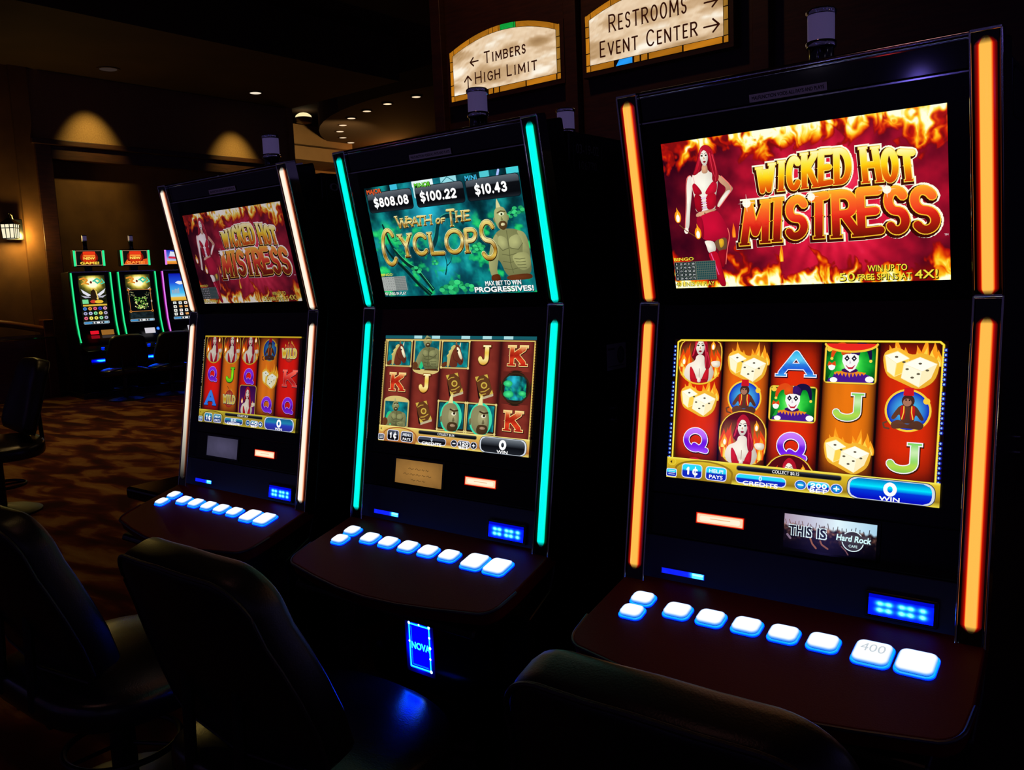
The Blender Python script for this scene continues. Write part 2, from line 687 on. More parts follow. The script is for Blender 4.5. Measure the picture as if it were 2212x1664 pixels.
# letter skeletons in a unit box, y up
A_ = arc
GL = {
    'A': [[(0, 0), (.5, 1), (1, 0)], [(.2, .36), (.8, .36)]],
    'B': [[(0, 0), (0, 1)], [(0, 1), (.5, 1)] + A_(.5, .76, .42, .24, 90, -90, 8) + [(0, .52)], [(.5, .52)] + A_(.5, .26, .5, .26, 90, -90, 8) + [(0, 0)]],
    'C': [A_(.55, .5, .55, .5, 42, 318, 18)],
    'D': [[(0, 0), (0, 1), (.35, 1)] + A_(.35, .5, .65, .5, 90, -90, 12) + [(0, 0)]],
    'E': [[(1, 1), (0, 1), (0, 0), (1, 0)], [(0, .5), (.8, .5)]],
    'F': [[(1, 1), (0, 1), (0, 0)], [(0, .52), (.8, .52)]],
    'G': [A_(.55, .5, .55, .5, 42, 340, 18) + [(1, .45), (.62, .45)]],
    'H': [[(0, 0), (0, 1)], [(1, 0), (1, 1)], [(0, .5), (1, .5)]],
    'I': [[(.5, 0), (.5, 1)]],
    'J': [[(.75, 1), (.75, .3)] + A_(.4, .28, .35, .28, 0, -170, 10)],
    'K': [[(0, 0), (0, 1)], [(1, 1), (0, .42)], [(.32, .6), (1, 0)]],
    'L': [[(0, 1), (0, 0), (1, 0)]],
    'M': [[(0, 0), (.05, 1), (.5, .22), (.95, 1), (1, 0)]],
    'N': [[(0, 0), (0, 1), (1, 0), (1, 1)]],
    'O': [A_(.5, .5, .5, .5, 90, 450, 24)],
    'P': [[(0, 0), (0, 1), (.5, 1)] + A_(.5, .74, .5, .26, 90, -90, 10) + [(0, .48)]],
    'Q': [A_(.5, .5, .5, .5, 90, 450, 24), [(.45, .2), (.75, .02), (1.08, -.04)]],
    'R': [[(0, 0), (0, 1), (.5, 1)] + A_(.5, .75, .45, .25, 90, -90, 10) + [(0, .5)], [(.42, .5), (1, 0)]],
    'S': [A_(.5, .745, .5, .255, 25, 270, 12) + A_(.5, .245, .5, .245, 90, -155, 12)],
    'T': [[(0, 1), (1, 1)], [(.5, 1), (.5, 0)]],
    'V': [[(0, 1), (.5, 0), (1, 1)]],
    'W': [[(0, 1), (.25, 0), (.5, .8), (.75, 0), (1, 1)]],
    '0': [A_(.5, .5, .5, .5, 90, 450, 24)],
    '1': [[(.05, .72), (.62, 1), (.62, 0)]],
    '2': [A_(.5, .72, .48, .28, 165, -30, 10) + [(0, 0), (1, 0)]],
    '3': [A_(.48, .75, .44, .25, 150, -90, 10) + A_(.48, .26, .52, .26, 90, -150, 10)],
    '4': [[(.72, 0), (.72, 1), (0, .3), (1, .3)]],
    '8': [A_(.5, .76, .43, .24, -90, 270, 16), A_(.5, .26, .5, .26, 90, 450, 16)],
    '$': [A_(.5, .745, .5, .255, 25, 270, 12) + A_(.5, .245, .5, .245, 90, -155, 12)],
    '.': [[(.5, -.02), (.5, .03)]],
    'Y': [[(0, 1), (.5, .48), (1, 1)], [(.5, .48), (.5, 0)]],
}
SERIF = {
    'A': [(0, 0), (1, 0)], 'H': [(0, 0), (0, 1), (1, 0), (1, 1)], 'I': [(.5, 0), (.5, 1)], 'K': [(0, 0), (0, 1), (1, 1), (1, 0)], 'M': [(0, 0), (1, 0), (.05, 1), (.95, 1)],
    'T': [(.5, 0)], 'R': [(0, 0), (1, 0), (0, 1)], 'P': [(0, 0)], 'Y': [(0, 1), (1, 1), (.5, 0)], 'W': [(0, 1), (.5, .8), (1, 1)], 'J': [(.75, 1)], 'L': [(0, 1)], 'D': [(0, 0), (0, 1)], 'B': [(0, 0), (0, 1)],
}


def glyph(art, ch, quad, w, layers, serif=0.0, spur=False, thin=None):
    """quad = bl, br, tr, tl in field units; layers = [(extra width, colour or stops, dx, dy)]"""
    bl, br, tr, tl = quad

    def q(u, v):
        a = (bl[0] + (br[0] - bl[0]) * u, bl[1] + (br[1] - bl[1]) * u)
        b = (tl[0] + (tr[0] - tl[0]) * u, tl[1] + (tr[1] - tl[1]) * u)
        return (a[0] + (b[0] - a[0]) * v, a[1] + (b[1] - a[1]) * v)
    ww = max(8.0, math.hypot(br[0] - bl[0], br[1] - bl[1]))
    hh = max(8.0, math.hypot(tl[0] - bl[0], tl[1] - bl[1]))
    ix, iy = min(.42, w / 2 / ww), min(.42, w / 2 / hh)

    def Q(u, v):
        return q(ix + (1 - 2 * ix) * u, iy + (1 - 2 * iy) * v)
    y0, y1 = min(tl[1], tr[1]), max(bl[1], br[1])
    for ex, col, dx, dy in layers:
        cf = col
        if isinstance(col, list):
            cf = (lambda st: (lambda x, y: tuple(ramp((y - y0) / (y1 - y0), st).tolist())))(col)
        P, F = [], []
        sub = Art()
        for line in GL[ch]:
            pts = []
            for i in range(len(line) - 1):
                n = 4 if isinstance(col, list) else 1
                for j in range(n):
                    t = j / n
                    pts.append(Q(line[i][0] + (line[i + 1][0] - line[i][0]) * t, line[i][1] + (line[i + 1][1] - line[i][1]) * t))
            pts.append(Q(*line[-1]))
            pts = [(x + dx, y + dy) for x, y in pts]
            sub.stroke(pts, w + ex, (0, 0, 0))
        if serif:
            for (u, v) in SERIF.get(ch, []):
                x, y = Q(u, v)
                sw = w * serif
                hy = w * 0.16 + ex / 2
                y += (w * 0.34 if v < .3 else -w * 0.34)
                sub.raw([(x - sw - ex / 2 + dx, y - hy + dy), (x + sw + ex / 2 + dx, y - hy + dy), (x + sw + ex / 2 + dx, y + hy + dy), (x - sw - ex / 2 + dx, y + hy + dy)], [(0, 1, 2, 3)], (0, 0, 0))
        if spur:
            for line in GL[ch]:
                for i in range(len(line) - 1):
                    if abs(line[i][0] - line[i + 1][0]) < .12 and abs(line[i][1] - line[i + 1][1]) > .8:
                        x, y = Q((line[i][0] + line[i + 1][0]) / 2, .5)
                        a, b = w * .72 + ex / 2, w * .2 + ex / 2
                        sub.raw([(x - a + dx, y + dy), (x + dx, y - b + dy), (x + a + dx, y + dy), (x + dx, y + b + dy)], [(0, 1, 2, 3)], (0, 0, 0))
        art.raw([(x, y) for x, y, k in sub.v], sub.f, cf)
# ------------------------------------------------------------------ game artwork
FIRE = [(0.0, (60, 4, 16)), (0.3, (190, 20, 10)), (0.5, (245, 110, 5)), (0.68, (255, 200, 30)), (0.85, (255, 245, 120)), (1.0, (255, 255, 225))]


def fire_field(X, Y, seed, w=1600.0):
    u, v = X / w * 16, Y / w * 16
    wx = fbm(u * 0.9 + seed, v * 0.7 + 3, 3) * 2.4
    wy = fbm(u * 0.9 + 9 + seed, v * 0.7 + 7, 3) * 2.4
    n = fbm(u * 0.75 + wx + seed * 3, v * 0.5 + wy, 4)
    r = 1 - np.abs(2 * n - 1) * 2.1
    return np.clip(r, 0, 1)


def wicked_bg(X, Y):
    cx, cy = 980.0, 470.0
    ang = np.arctan2(Y - cy, X - cx)
    rays = 0.5 + 0.5 * np.sin(ang * 26 + 3 * fbm(X / 200, Y / 200, 2))
    d = np.hypot((X - cx) / 1.25, Y - cy) / 760
    blot = fbm(X / 130, Y / 130, 4)
    t = np.clip(1.05 - d * 0.95 + 0.10 * rays - 0.5 * (0.55 - blot), 0, 1)
    base = ramp(t, [(0, (44, 2, 20)), (0.3, (92, 8, 28)), (0.62, (176, 16, 44)), (0.85, (222, 26, 60)), (1, (240, 46, 84))])
    Xw = X + 90 * (fbm(X / 90 + 3, Y / 70, 3) - .5) + 34 * np.sin(Y / 38.0 + 6 * fbm(X / 160, Y / 300, 2))
    f = fire_field(X, Y, 2.0)
    edge = 40 + 190 * np.clip((fbm(Xw / 74 + 4, Xw * 0 + 1.5, 3) - .22) * 1.7, 0, 1)
    for gx, gw, gh in ((40, 60, 60), (540, 70, 80), (690, 50, 90), (1490, 70, 130), (1560, 60, 60), (300, 80, -50), (960, 60, -50), (1230, 70, -40)):
        edge = edge + gh * np.exp(-((Xw - gx) / gw) ** 2)
    top = np.clip((edge - Y) / (edge * .55 + 20), 0, 1.25)
    e2 = 40 + 110 * np.clip((fbm(Xw / 60 + 21, Xw * 0 + 4.5, 3) - .25) * 1.7, 0, 1)
    for gx, gw, gh in ((30, 60, 190), (120, 60, 70), (430, 60, 230), (520, 70, 90), (660, 50, 110), (890, 46, 170), (980, 60, 60), (1100, 60, 90), (1500, 60, 90), (1570, 50, 110), (1280, 40, 60)):
        e2 = e2 + gh * np.exp(-((Xw - gx) / gw) ** 2)
    bot = np.clip((e2 - (900 - Y)) / (e2 * .55 + 20), 0, 1.25)
    m0 = np.maximum(top, bot)
    m = np.clip(m0 * 1.5 * (.30 + .95 * f), 0, 1)
    core = np.clip(m0 * (.13 + .86 * f ** 1.2), 0, 1)
    fc = ramp(core, FIRE)
    a = np.clip((m - .26) * 5, 0, 1)[..., None]
    return base * (1 - a) + fc * a


SKIN = (255, 244, 228)
SKIN2 = (226, 170, 132)
HAIR = (196, 22, 44)
HAIR2 = (120, 8, 26)


def face(a, cx, cy, w, h, skin=SKIN):
    a.spoly([(cx - w * .5, cy - h * .45), (cx - w * .36, cy - h * .62), (cx + w * .36, cy - h * .62), (cx + w * .5, cy - h * .45), (cx + w * .47, cy + h * .1), (cx + w * .25, cy + h * .42), (cx, cy + h * .52), (cx - w * .25, cy + h * .42), (cx - w * .47, cy + h * .1)], skin)
    for s in (-1, 1):
        a.spoly([(cx + s * w * .08, cy - h * .10), (cx + s * w * .24, cy - h * .19), (cx + s * w * .42, cy - h * .12), (cx + s * w * .24, cy - h * .06)], (70, 52, 40))
        a.ell(cx + s * w * .25, cy - h * .12, w * .06, h * .045, (20, 40, 20), 8)
        a.stroke([(cx + s * w * .06, cy - h * .2), (cx + s * w * .28, cy - h * .28), (cx + s * w * .44, cy - h * .22)], w * .05, (110, 40, 24))
    a.spoly([(cx - w * .03, cy - h * .1), (cx + w * .1, cy + h * .1), (cx - w * .1, cy + h * .12)], SKIN2)
    a.spoly([(cx - w * .19, cy + h * .25), (cx - w * .06, cy + h * .2), (cx + w * .08, cy + h * .2), (cx + w * .2, cy + h * .25), (cx, cy + h * .34)], (176, 30, 40))
    a.stroke([(cx - w * .18, cy + h * .25), (cx + w * .19, cy + h * .25)], h * .02, (70, 8, 12))


def torch(a, x, y, h):
    a.ell(x, y, h * .36, h * .62, (255, 150, 20), 18)
    a.flame(x, y + h * .5, h * 1.5, h * .55, 3, ((255, 170, 30), (255, 235, 120), (255, 255, 240)))
    a.ell(x, y + h * .12, h * .2, h * .36, (255, 255, 245), 14)


def woman_full(a):
    # long hair behind
    a.spoly([(268, 52), (300, 40), (326, 62), (338, 110), (352, 200), (356, 262), (330, 262), (250, 230), (222, 216), (186, 212), (206, 170), (228, 120), (242, 74)], HAIR2)
    # arms
    a.spoly([(156, 214), (180, 206), (184, 250), (170, 330), (150, 420), (134, 520), (116, 540), (104, 524), (124, 430), (136, 352), (142, 270)], SKIN)
    a.spoly([(346, 216), (372, 232), (440, 304), (434, 322), (376, 372), (340, 414), (326, 404), (352, 362), (404, 306), (352, 262)], SKIN2)
    a.spoly([(402, 314), (434, 322), (376, 374), (340, 414), (330, 402), (356, 362)], SKIN)
    a.ell(112, 538, 15, 20, SKIN, 12)
    a.stroke([(70, 500), (112, 540), (186, 590)], 5, (120, 70, 30))
    # torso
    a.spoly([(186, 208), (236, 196), (262, 176), (286, 178), (300, 200), (350, 222), (344, 290), (318, 370), (318, 430), (186, 438), (192, 372), (178, 290), (176, 240)], SKIN)
    a.spoly([(256, 150), (288, 150), (292, 205), (248, 205)], SKIN2)
    # top
    a.spoly([(178, 268), (196, 252), (224, 286), (244, 322), (220, 330), (186, 322)], (190, 14, 40))
    a.spoly([(344, 268), (318, 252), (282, 288), (256, 322), (280, 336), (334, 324)], (214, 20, 50))
    a.spoly([(184, 318), (236, 332), (238, 430), (188, 432)], (168, 10, 32))
    a.spoly([(258, 334), (332, 318), (322, 412), (262, 428)], (196, 14, 40))
    for i in range(7):
        a.stroke([(232, 338 + i * 14), (262, 334 + i * 14)], 6, (232, 190, 235) if i % 2 else (255, 230, 240))
    a.stroke([(188, 206), (198, 252)], 4, (250, 190, 190))
    a.spoly([(188, 434), (320, 416), (322, 430), (186, 466)], SKIN2)
    a.ell(246, 442, 4, 7, (70, 30, 20), 8)
    # skirt
    a.spoly([(182, 464), (322, 424), (352, 466), (384, 540), (392, 588), (320, 616), (222, 606), (200, 560)], (204, 14, 52))
    a.spoly([(182, 464), (222, 452), (232, 520), (224, 606), (200, 560)], (168, 10, 40))
    # legs and boots
    a.spoly([(222, 606), (290, 612), (300, 676), (246, 690), (236, 640)], SKIN)
    a.spoly([(290, 612), (376, 590), (368, 672), (318, 680), (298, 650)], (120, 84, 56))
    a.spoly([(318, 606), (350, 600), (354, 640), (326, 664)], (236, 180, 40))
    a.spoly([(240, 684), (302, 672), (318, 740), (332, 820), (346, 896), (304, 896), (286, 816), (262, 748)], (196, 10, 38))
    a.spoly([(306, 676), (368, 664), (356, 740), (330, 790), (316, 730)], (156, 8, 30))
    a.stroke([(262, 690), (284, 760), (300, 820)], 6, (236, 90, 150))
    # head
    face(a, 274, 112, 54, 98)
    a.spoly([(246, 120), (240, 84), (256, 52), (280, 38), (306, 44), (330, 74), (340, 118), (350, 190), (360, 232), (346, 262), (326, 268), (312, 244), (318, 214), (306, 180), (304, 130), (296, 84), (276, 66), (256, 84)], HAIR)
    a.spoly([(244, 92), (250, 130), (248, 172), (224, 204), (190, 212), (214, 168), (232, 120)], HAIR)
    for q, c in (([(318, 80), (330, 150), (322, 240)], (140, 8, 30)), ([(326, 100), (346, 190), (334, 256)], (232, 60, 80)), ([(312, 90), (318, 170), (330, 230)], (226, 50, 74)), ([(262, 60), (248, 100), (236, 160)], (232, 70, 90)), ([(246, 130), (232, 180), (204, 206)], (150, 10, 34))):
        a.taper(q, 6, 2, c)
    for q in ([(176, 206), (150, 216), (138, 280), (130, 370), (106, 524)], [(372, 230), (442, 306), (380, 374), (342, 414)], [(384, 540), (394, 590), (370, 664), (352, 760)]):
        a.taper(q, 5, 4, (255, 120, 110))
    torch(a, 64, 450, 60)
    torch(a, 189, 559, 60)


def bingo(a, white=False):
    a.text('BINGO', 76, 724, 20, (240, 236, 60), width=134, off=.01)
    a.rect(8, 732, 287, 850, (92, 104, 92) if not white else (150, 156, 150))
    for r in range(5):
        for c in range(5):
            x, y = 12 + c * 28.5, 735 + r * 23
            a.rect(x, y, x + 25, y + 20, (16, 24, 34) if not white else (176, 180, 176))
            s = ('8 23 44 51 68', '12 17 45 46 72', '3 19 43 54 63', '4 18 31 59 64', '15 20 45 47 75')[r].split()[c]
            a.text(s, x + 12.5, y + 16, 12, (235, 240, 235) if not white else (30, 34, 34))
    for r in range(8):
        for c in range(10):
            x, y = 160 + c * 12.6, 735 + r * 14.2
            a.rect(x, y, x + 10, y + 11, (30, 70, 74) if not white else (112, 118, 118))
    a.text('40 LINES IN PLAY', 142, 886, 26, (20, 16, 4), width=262, off=.04)
    a.text('40 LINES IN PLAY', 142, 885, 26, (238, 226, 70) if not white else (240, 244, 240), width=256, off=.01)


TITLE1 = dict(W=[(582, 362), (690, 351), (701, 188), (594, 210)], I=[(700, 354), (752, 353), (767, 181), (719, 188)], C=[(758, 364), (842, 353), (852, 166), (770, 169)],
              K=[(846, 353), (940, 352), (944, 156), (859, 158)], E=[(938, 352), (1024, 345), (1032, 152), (952, 148)], D=[(1027, 350), (1122, 349), (1122, 158), (1033, 153)],
              H=[(1179, 356), (1282, 358), (1258, 172), (1172, 163)], O=[(1277, 367), (1364, 366), (1359, 190), (1274, 180)], T=[(1366, 366), (1458, 368), (1444, 212), (1357, 196)])
TITLE2 = [('M', [(457, 652), (630, 643), (660, 396), (510, 396)]), ('I', [(640, 644), (718, 641), (740, 389), (675, 393)]), ('S', [(727, 644), (862, 632), (878, 388), (756, 388)]),
          ('T', [(870, 641), (980, 638), (1004, 378), (876, 389)]), ('R', [(1000, 642), (1162, 641), (1140, 386), (1012, 380)]), ('E', [(1139, 642), (1282, 634), (1272, 381), (1141, 377)]),
          ('S', [(1288, 648), (1412, 638), (1400, 389), (1281, 385)]), ('S', [(1424, 653), (1562, 644), (1542, 405), (1409, 391)])]


def art_wicked_top(dull=False):
    a = Art()
    a.grid(0, 0, 1600, 900, 330, 186, wicked_bg)
    a.flame(420, 600, 90, 26, 5, ((255, 110, 20), (255, 140, 30), (255, 170, 40)))
    a.flame(700, 760, 110, 26, 8, ((255, 140, 20), (255, 190, 30), (255, 220, 60)))
    woman_full(a)
    t1 = [(0, (255, 250, 190)), (.3, (250, 232, 60)), (.5, (255, 206, 10)), (.55, (246, 170, 14)), (.8, (232, 96, 10)), (1, (205, 54, 8))]
    t2 = [(0, (255, 178, 40)), (.2, (250, 110, 36)), (.48, (242, 62, 34)), (.53, (224, 34, 24)), (.8, (160, 26, 12)), (1, (104, 18, 6))]
    for lay in range(4):
        for k, q in TITLE1.items():
            L = [(34, (255, 250, 226), -4, 3), (22, (62, 14, 4), -7, 6), (8, (255, 226, 90), 0, 0), (0, t1, 0, 0)][lay]
            glyph(a, k, q, 30, [L], serif=.72, spur=lay > 0)
        for k, q in TITLE2:
            L = [(40, (255, 250, 226), -2, 3), (28, (58, 8, 6), -7, 7), (11, (250, 196, 50), 0, 0), (0, t2, 0, 0)][lay]
            glyph(a, k, q, 43, [L], serif=.74, spur=lay > 0)
    for x, y, r in ((516, 404, 26), (896, 402, 22), (1300, 400, 22)):
        a.ell(x, y, r, r, (255, 250, 230), 14)
        for d in ((2.1, .12), (.12, 2.1)):
            a.poly([(x - r * d[0], y), (x, y - r * d[1]), (x + r * d[0], y), (x, y + r * d[1])], (255, 255, 245))
    a.text('TM', 1584, 664, 10, (255, 255, 255))
    for dx, dy, c, o in ((3, 3, (40, 20, 0), .04), (0, 0, (242, 224, 62), .012)):
        a.text('WIN UP TO', 1285 + dx, 838 + dy, 34, c, width=204, off=o)
        a.text('50', 1069 + dx, 886 + dy, 44, c, width=84, off=o)
        a.text('FREE SPINS AT', 1268 + dx, 886 + dy, 34, c, width=282, off=o)
        a.text('4X!', 1482 + dx, 886 + dy, 46, c, width=112, off=o)
    bingo(a)
    a.text('MALFUNCTION VOIDS ALL PAYS AND PLAYS', 798, 897, 9, (255, 255, 230), width=284)
    if dull:
        d = np.array(a.c, float)
        g = d.mean(1, keepdims=True)
        d = (d * 0.80 + g * 0.20) * np.array([0.74, 0.70, 0.76])
        a.c = [tuple(x) for x in d.tolist()]
    return a


# ---- reel symbols, each about 300 wide round its centre
def sym_letter(a, ch, cx, cy, s=1.0, stops=None, edge=(250, 240, 250), w=34, hw=80, hh=76, dark=(40, 8, 30)):
    q = [(cx - hw * s, cy + hh * s), (cx + hw * s, cy + hh * s), (cx + hw * s, cy - hh * s), (cx - hw * s, cy - hh * s)]
    glyph(a, ch, q, w * s, [(16 * s, dark, 3, 4), (10 * s, edge, 0, 0), (0, stops, 0, 0)], serif=.95, spur=ch in 'JKQ')


QST = [(0, (206, 130, 250)), (.42, (176, 92, 246)), (.5, (104, 20, 220)), (.8, (120, 30, 235)), (1, (168, 80, 250))]
AST = [(0, (40, 170, 230)), (.35, (110, 220, 250)), (.52, (40, 120, 220)), (.8, (30, 80, 215)), (1, (60, 170, 240))]
JST = [(0, (120, 210, 90)), (.3, (215, 240, 190)), (.6, (140, 215, 100)), (.8, (190, 220, 70)), (1, (130, 200, 80))]
KST = [(0, (250, 110, 90)), (.4, (214, 60, 50)), (.7, (150, 16, 20)), (1, (220, 60, 50))]


def sym_dice(a, cx, cy, s=1.0, tone=1.0):
    T = lambda c: tuple(x * tone for x in c)
    for i, (dx, h) in enumerate(((-92, 90), (-60, 130), (-28, 80), (30, 100), (62, 140), (96, 120), (118, 80))):
        a.flame(cx + dx * s, cy + (0 if dx < 0 else 10) * s, h * s, 44 * s, i + 3, (T((255, 160, 30)), T((255, 214, 70)), T((255, 246, 170))))
    a.spoly([(cx + x * s, cy + y * s) for x, y in ((-130, -52), (-60, -84), (0, -40), (50, -56), (130, -20), (112, 80), (40, 128), (-50, 86), (-110, 60))], T((255, 190, 50)), depth=.1)
    a.poly([(cx + x * s, cy + y * s) for x, y in ((-118, -40), (-60, -62), (-6, -28), (-20, 40), (-70, 66), (-104, 40))], T((255, 232, 140)))
    a.poly([(cx + x * s, cy + y * s) for x, y in ((-114, -38), (-60, -58), (-8, -26), (-62, -2))], T((255, 255, 236)))
    a.poly([(cx + x * s, cy + y * s) for x, y in ((-114, -36), (-64, -2), (-70, 62), (-102, 38))], T((255, 250, 210)))
    a.poly([(cx + x * s, cy + y * s) for x, y in ((-60, 0), (-8, -24), (-22, 38), (-68, 60))], T((255, 214, 80)))
    a.poly([(cx + x * s, cy + y * s) for x, y in ((-30, -2), (40, -34), (116, -2), (92, 66), (40, 112), (-40, 70))], T((255, 240, 190)))
    a.poly([(cx + x * s, cy + y * s) for x, y in ((-26, 2), (40, -32), (112, 0), (52, 34))], T((255, 255, 240)))
    a.poly([(cx + x * s, cy + y * s) for x, y in ((-26, 4), (50, 36), (40, 108), (-38, 68))], T((255, 252, 222)))
    for x, y in ((-64, -32), (-30, -8), (42, -2), (-14, 26), (10, 66), (36, 48), (74, 30)):
        a.ell(cx + x * s, cy + y * s, 8 * s, 5 * s, T((96, 84, 62)), 10)


def sym_woman(a, cx, cy, s=1.0, kind='oval', tone=1.0, y0=None, y1=None):
    """portrait in a gold frame, 290 wide and 330 tall, cropped between y0 and y1"""
    old = a.clip
    a.clip = (cx - 200 * s, y0 if y0 is not None else cy - 400, cx + 200 * s, y1 if y1 is not None else cy + 400)
    T = lambda c: tuple(x * tone for x in c)
    P = lambda pts: [(cx + x * s, cy + y * s) for x, y in pts]
    if kind == 'oval':
        out = arc(0, -40, 142, 128, 180, 360, 14) + arc(0, 40, 142, 128, 0, 180, 14)
        bg, bg2 = (84, 10, 14), (255, 190, 50)
    else:
        r = 26
        out = arc(116, -134, r, r, -90, 0, 4) + arc(116, 134, r, r, 0, 90, 4) + arc(-116, 134, r, r, 90, 180, 4) + arc(-116, -134, r, r, 180, 270, 4)
        bg, bg2 = (60, 8, 80), (120, 30, 120)
    a.poly(P([(x * 1.07, y * 1.05) for x, y in out]), T((150, 96, 14)))
    a.poly(P([(x * 1.045, y * 1.03) for x, y in out]), T((248, 206, 70)))
    f = lambda x, y: mix(T(bg), T(bg2), max(0, min(1, (y - cy) / s / 260 + .3)))
    a.poly(P(out), f)
    if kind == 'oval':
        for i, (x, y, h) in enumerate(((-108, 120, 190), (-70, 130, 230), (78, 140, 220), (112, 120, 170), (-124, 60, 120), (118, 60, 120))):
            a.flame(cx + x * s, cy + y * s, h * s, 56 * s, i + 1, (T((236, 70, 10)), T((250, 150, 20)), T((255, 230, 110))))
        torch(a, cx + 86 * s, cy - 78 * s, 42 * s)
        torch(a, cx - 112 * s, cy + 20 * s, 46 * s)
    else:
        torch(a, cx - 92 * s, cy + 8 * s, 42 * s)
        torch(a, cx + 96 * s, cy + 40 * s, 42 * s)
    a.spoly(P([(-40, -96), (-10, -150), (14, -152), (42, -120), (60, -20), (70, 60), (20, 70), (-58, 0), (-64, -20)]), T(HAIR2))
    a.spoly(P([(-26, -20), (26, -20), (34, 22), (80, 44), (104, 100), (70, 162), (-76, 162), (-112, 110), (-92, 44), (-34, 22)]), T((255, 240, 222)))
    a.spoly(P([(72, 20), (140, 14), (140, 56), (90, 60)]), T((255, 238, 216)))
    face(a, cx - 2 * s, cy - 70 * s, 66 * s, 104 * s, T(SKIN))
    a.spoly(P([(-70, 62), (-56, 56), (-22, 120), (-14, 160), (-62, 160)]), T((206, 24, 40)))
    a.spoly(P([(66, 62), (52, 56), (22, 120), (14, 160), (64, 160)]), T((206, 24, 40)))
    a.spoly(P([(-60, 136), (60, 136), (58, 168), (-58, 168)]), T((190, 16, 34)))
    a.spoly(P([(-14, 120), (14, 120), (12, 160), (-12, 160)]), T((255, 240, 222)))
    a.stroke(P([(0, 70), (0, 128)]), 3 * s, T((150, 90, 70)))
    a.spoly(P([(-38, -60), (-42, -110), (-14, -150), (10, -152), (40, -120), (54, -50), (78, 40), (66, 72), (40, 74), (30, 20), (32, -60), (18, -112), (-8, -122), (-26, -96), (-34, -50), (-44, -14), (-60, -6), (-48, -40)]), T(HAIR))
    for q, c in (([(38, -90), (56, -20), (60, 50)], (140, 8, 34)), ([(30, -80), (42, -10), (40, 60)], (232, 60, 84)), ([(46, -40), (66, 20), (64, 60)], (226, 50, 74)), ([(-30, -100), (-44, -50), (-52, -14)], (232, 60, 84))):
        a.taper(P(q), 7 * s, 2 * s, T(c))
    if kind == 'oval' and y1 is None:
        a.ring(cx, cy + 40 * s, 146 * s, 130 * s, 10 * s, T((246, 196, 50)), 16, 25, 155)
    a.clip = old


def sym_jester(a, cx, cy, s=1.0):
    P = lambda pts: [(cx + x * s, cy + y * s) for x, y in pts]
    a.rr(cx - 150 * s, cy - 116 * s, cx + 150 * s, cy + 116 * s, 26 * s, (150, 96, 14))
    a.rr(cx - 147 * s, cy - 113 * s, cx + 147 * s, cy + 113 * s, 25 * s, (250, 214, 70))
    a.grid(cx - 138 * s, cy - 104 * s, cx + 138 * s, cy + 104 * s, 30, 24, lambda X, Y: ramp(np.clip(1.1 - np.hypot(X - cx, Y - cy) / (150 * s) + .3 * (fbm(X / 40 / s, Y / 40 / s, 3) - .5), 0, 1), [(0, (2, 60, 16)), (.4, (10, 150, 40)), (.75, (60, 220, 70)), (1, (230, 255, 170))]))
    a.poly(P([(-128, 104), (-110, 66), (-60, 44), (60, 44), (112, 64), (134, 104)]), (74, 24, 140))
    for i in range(9):
        x = -84 + i * 20
        a.tri(*P([(x - 15, 32 + abs(i - 4) * 3), (x + 14, 34 + abs(i - 4) * 3), (x + 2, 78 - abs(i - 4) * 4)]), (240, 140, 30))
    a.ell(cx - 2 * s, cy + 34 * s, 46 * s, 14 * s, (60, 16, 90))
    a.poly(P([(-44, -70), (-34, -104), (-2, -112), (34, -104), (44, -66), (46, -20), (28, 26), (0, 44), (-26, 26), (-46, -18)]), (250, 248, 246))
    a.taper(P([(22, -70), (44, -112), (92, -108), (108, -64), (112, -24)]), 62 * s, 6 * s, (24, 16, 60))
    a.taper(P([(-24, -70), (-40, -112), (-80, -104), (-100, -70), (-106, -30)]), 62 * s, 6 * s, (226, 76, 18))
    a.spoly(P([(-50, -50), (-54, -92), (-26, -116), (4, -112), (4, -62), (-20, -64)]), (232, 84, 20))
    a.spoly(P([(50, -50), (54, -92), (26, -116), (-2, -112), (-2, -62), (20, -64)]), (60, 22, 104))
    a.ell(cx - 106 * s, cy - 34 * s, 9 * s, 9 * s, (250, 220, 80), 10)
    a.ell(cx + 112 * s, cy - 22 * s, 9 * s, 9 * s, (250, 220, 80), 10)
    for d in (-1, 1):
        x = d * 20
        a.poly(P([(x, -56), (x + 15, -36), (x, -18), (x - 15, -36)]), (30, 24, 40))
        a.ell(cx + x * s, cy - 36 * s, 5 * s, 4 * s, (250, 250, 250), 8)
    a.poly(P([(-4, -30), (6, -8), (-6, -4)]), (214, 200, 210))
    a.poly(P([(-28, 2), (-10, 12), (12, 12), (30, 0), (14, 26), (-10, 26)]), (190, 20, 40))
    a.poly(P([(-18, 10), (18, 10), (8, 16), (-8, 16)]), (255, 250, 250))
    a.poly(P([(-122, 84), (-94, 74), (-86, 40), (-100, 36)]), (30, 160, 50))
    a.ell(cx - 104 * s, cy + 14 * s, 20 * s, 22 * s, (250, 250, 246), 14)
    a.poly(P([(-130, 10), (-122, -18), (-104, -6), (-86, -20), (-80, 10), (-104, 2)]), (228, 72, 18))
    a.ell(cx - 90 * s, cy + 92 * s, 22 * s, 15 * s, (255, 255, 255), 12)
    a.ell(cx + 110 * s, cy + 84 * s, 24 * s, 18 * s, (255, 255, 255), 12)
    a.ell(cx - 120 * s, cy - 90 * s, 17 * s, 15 * s, (248, 208, 66), 12)


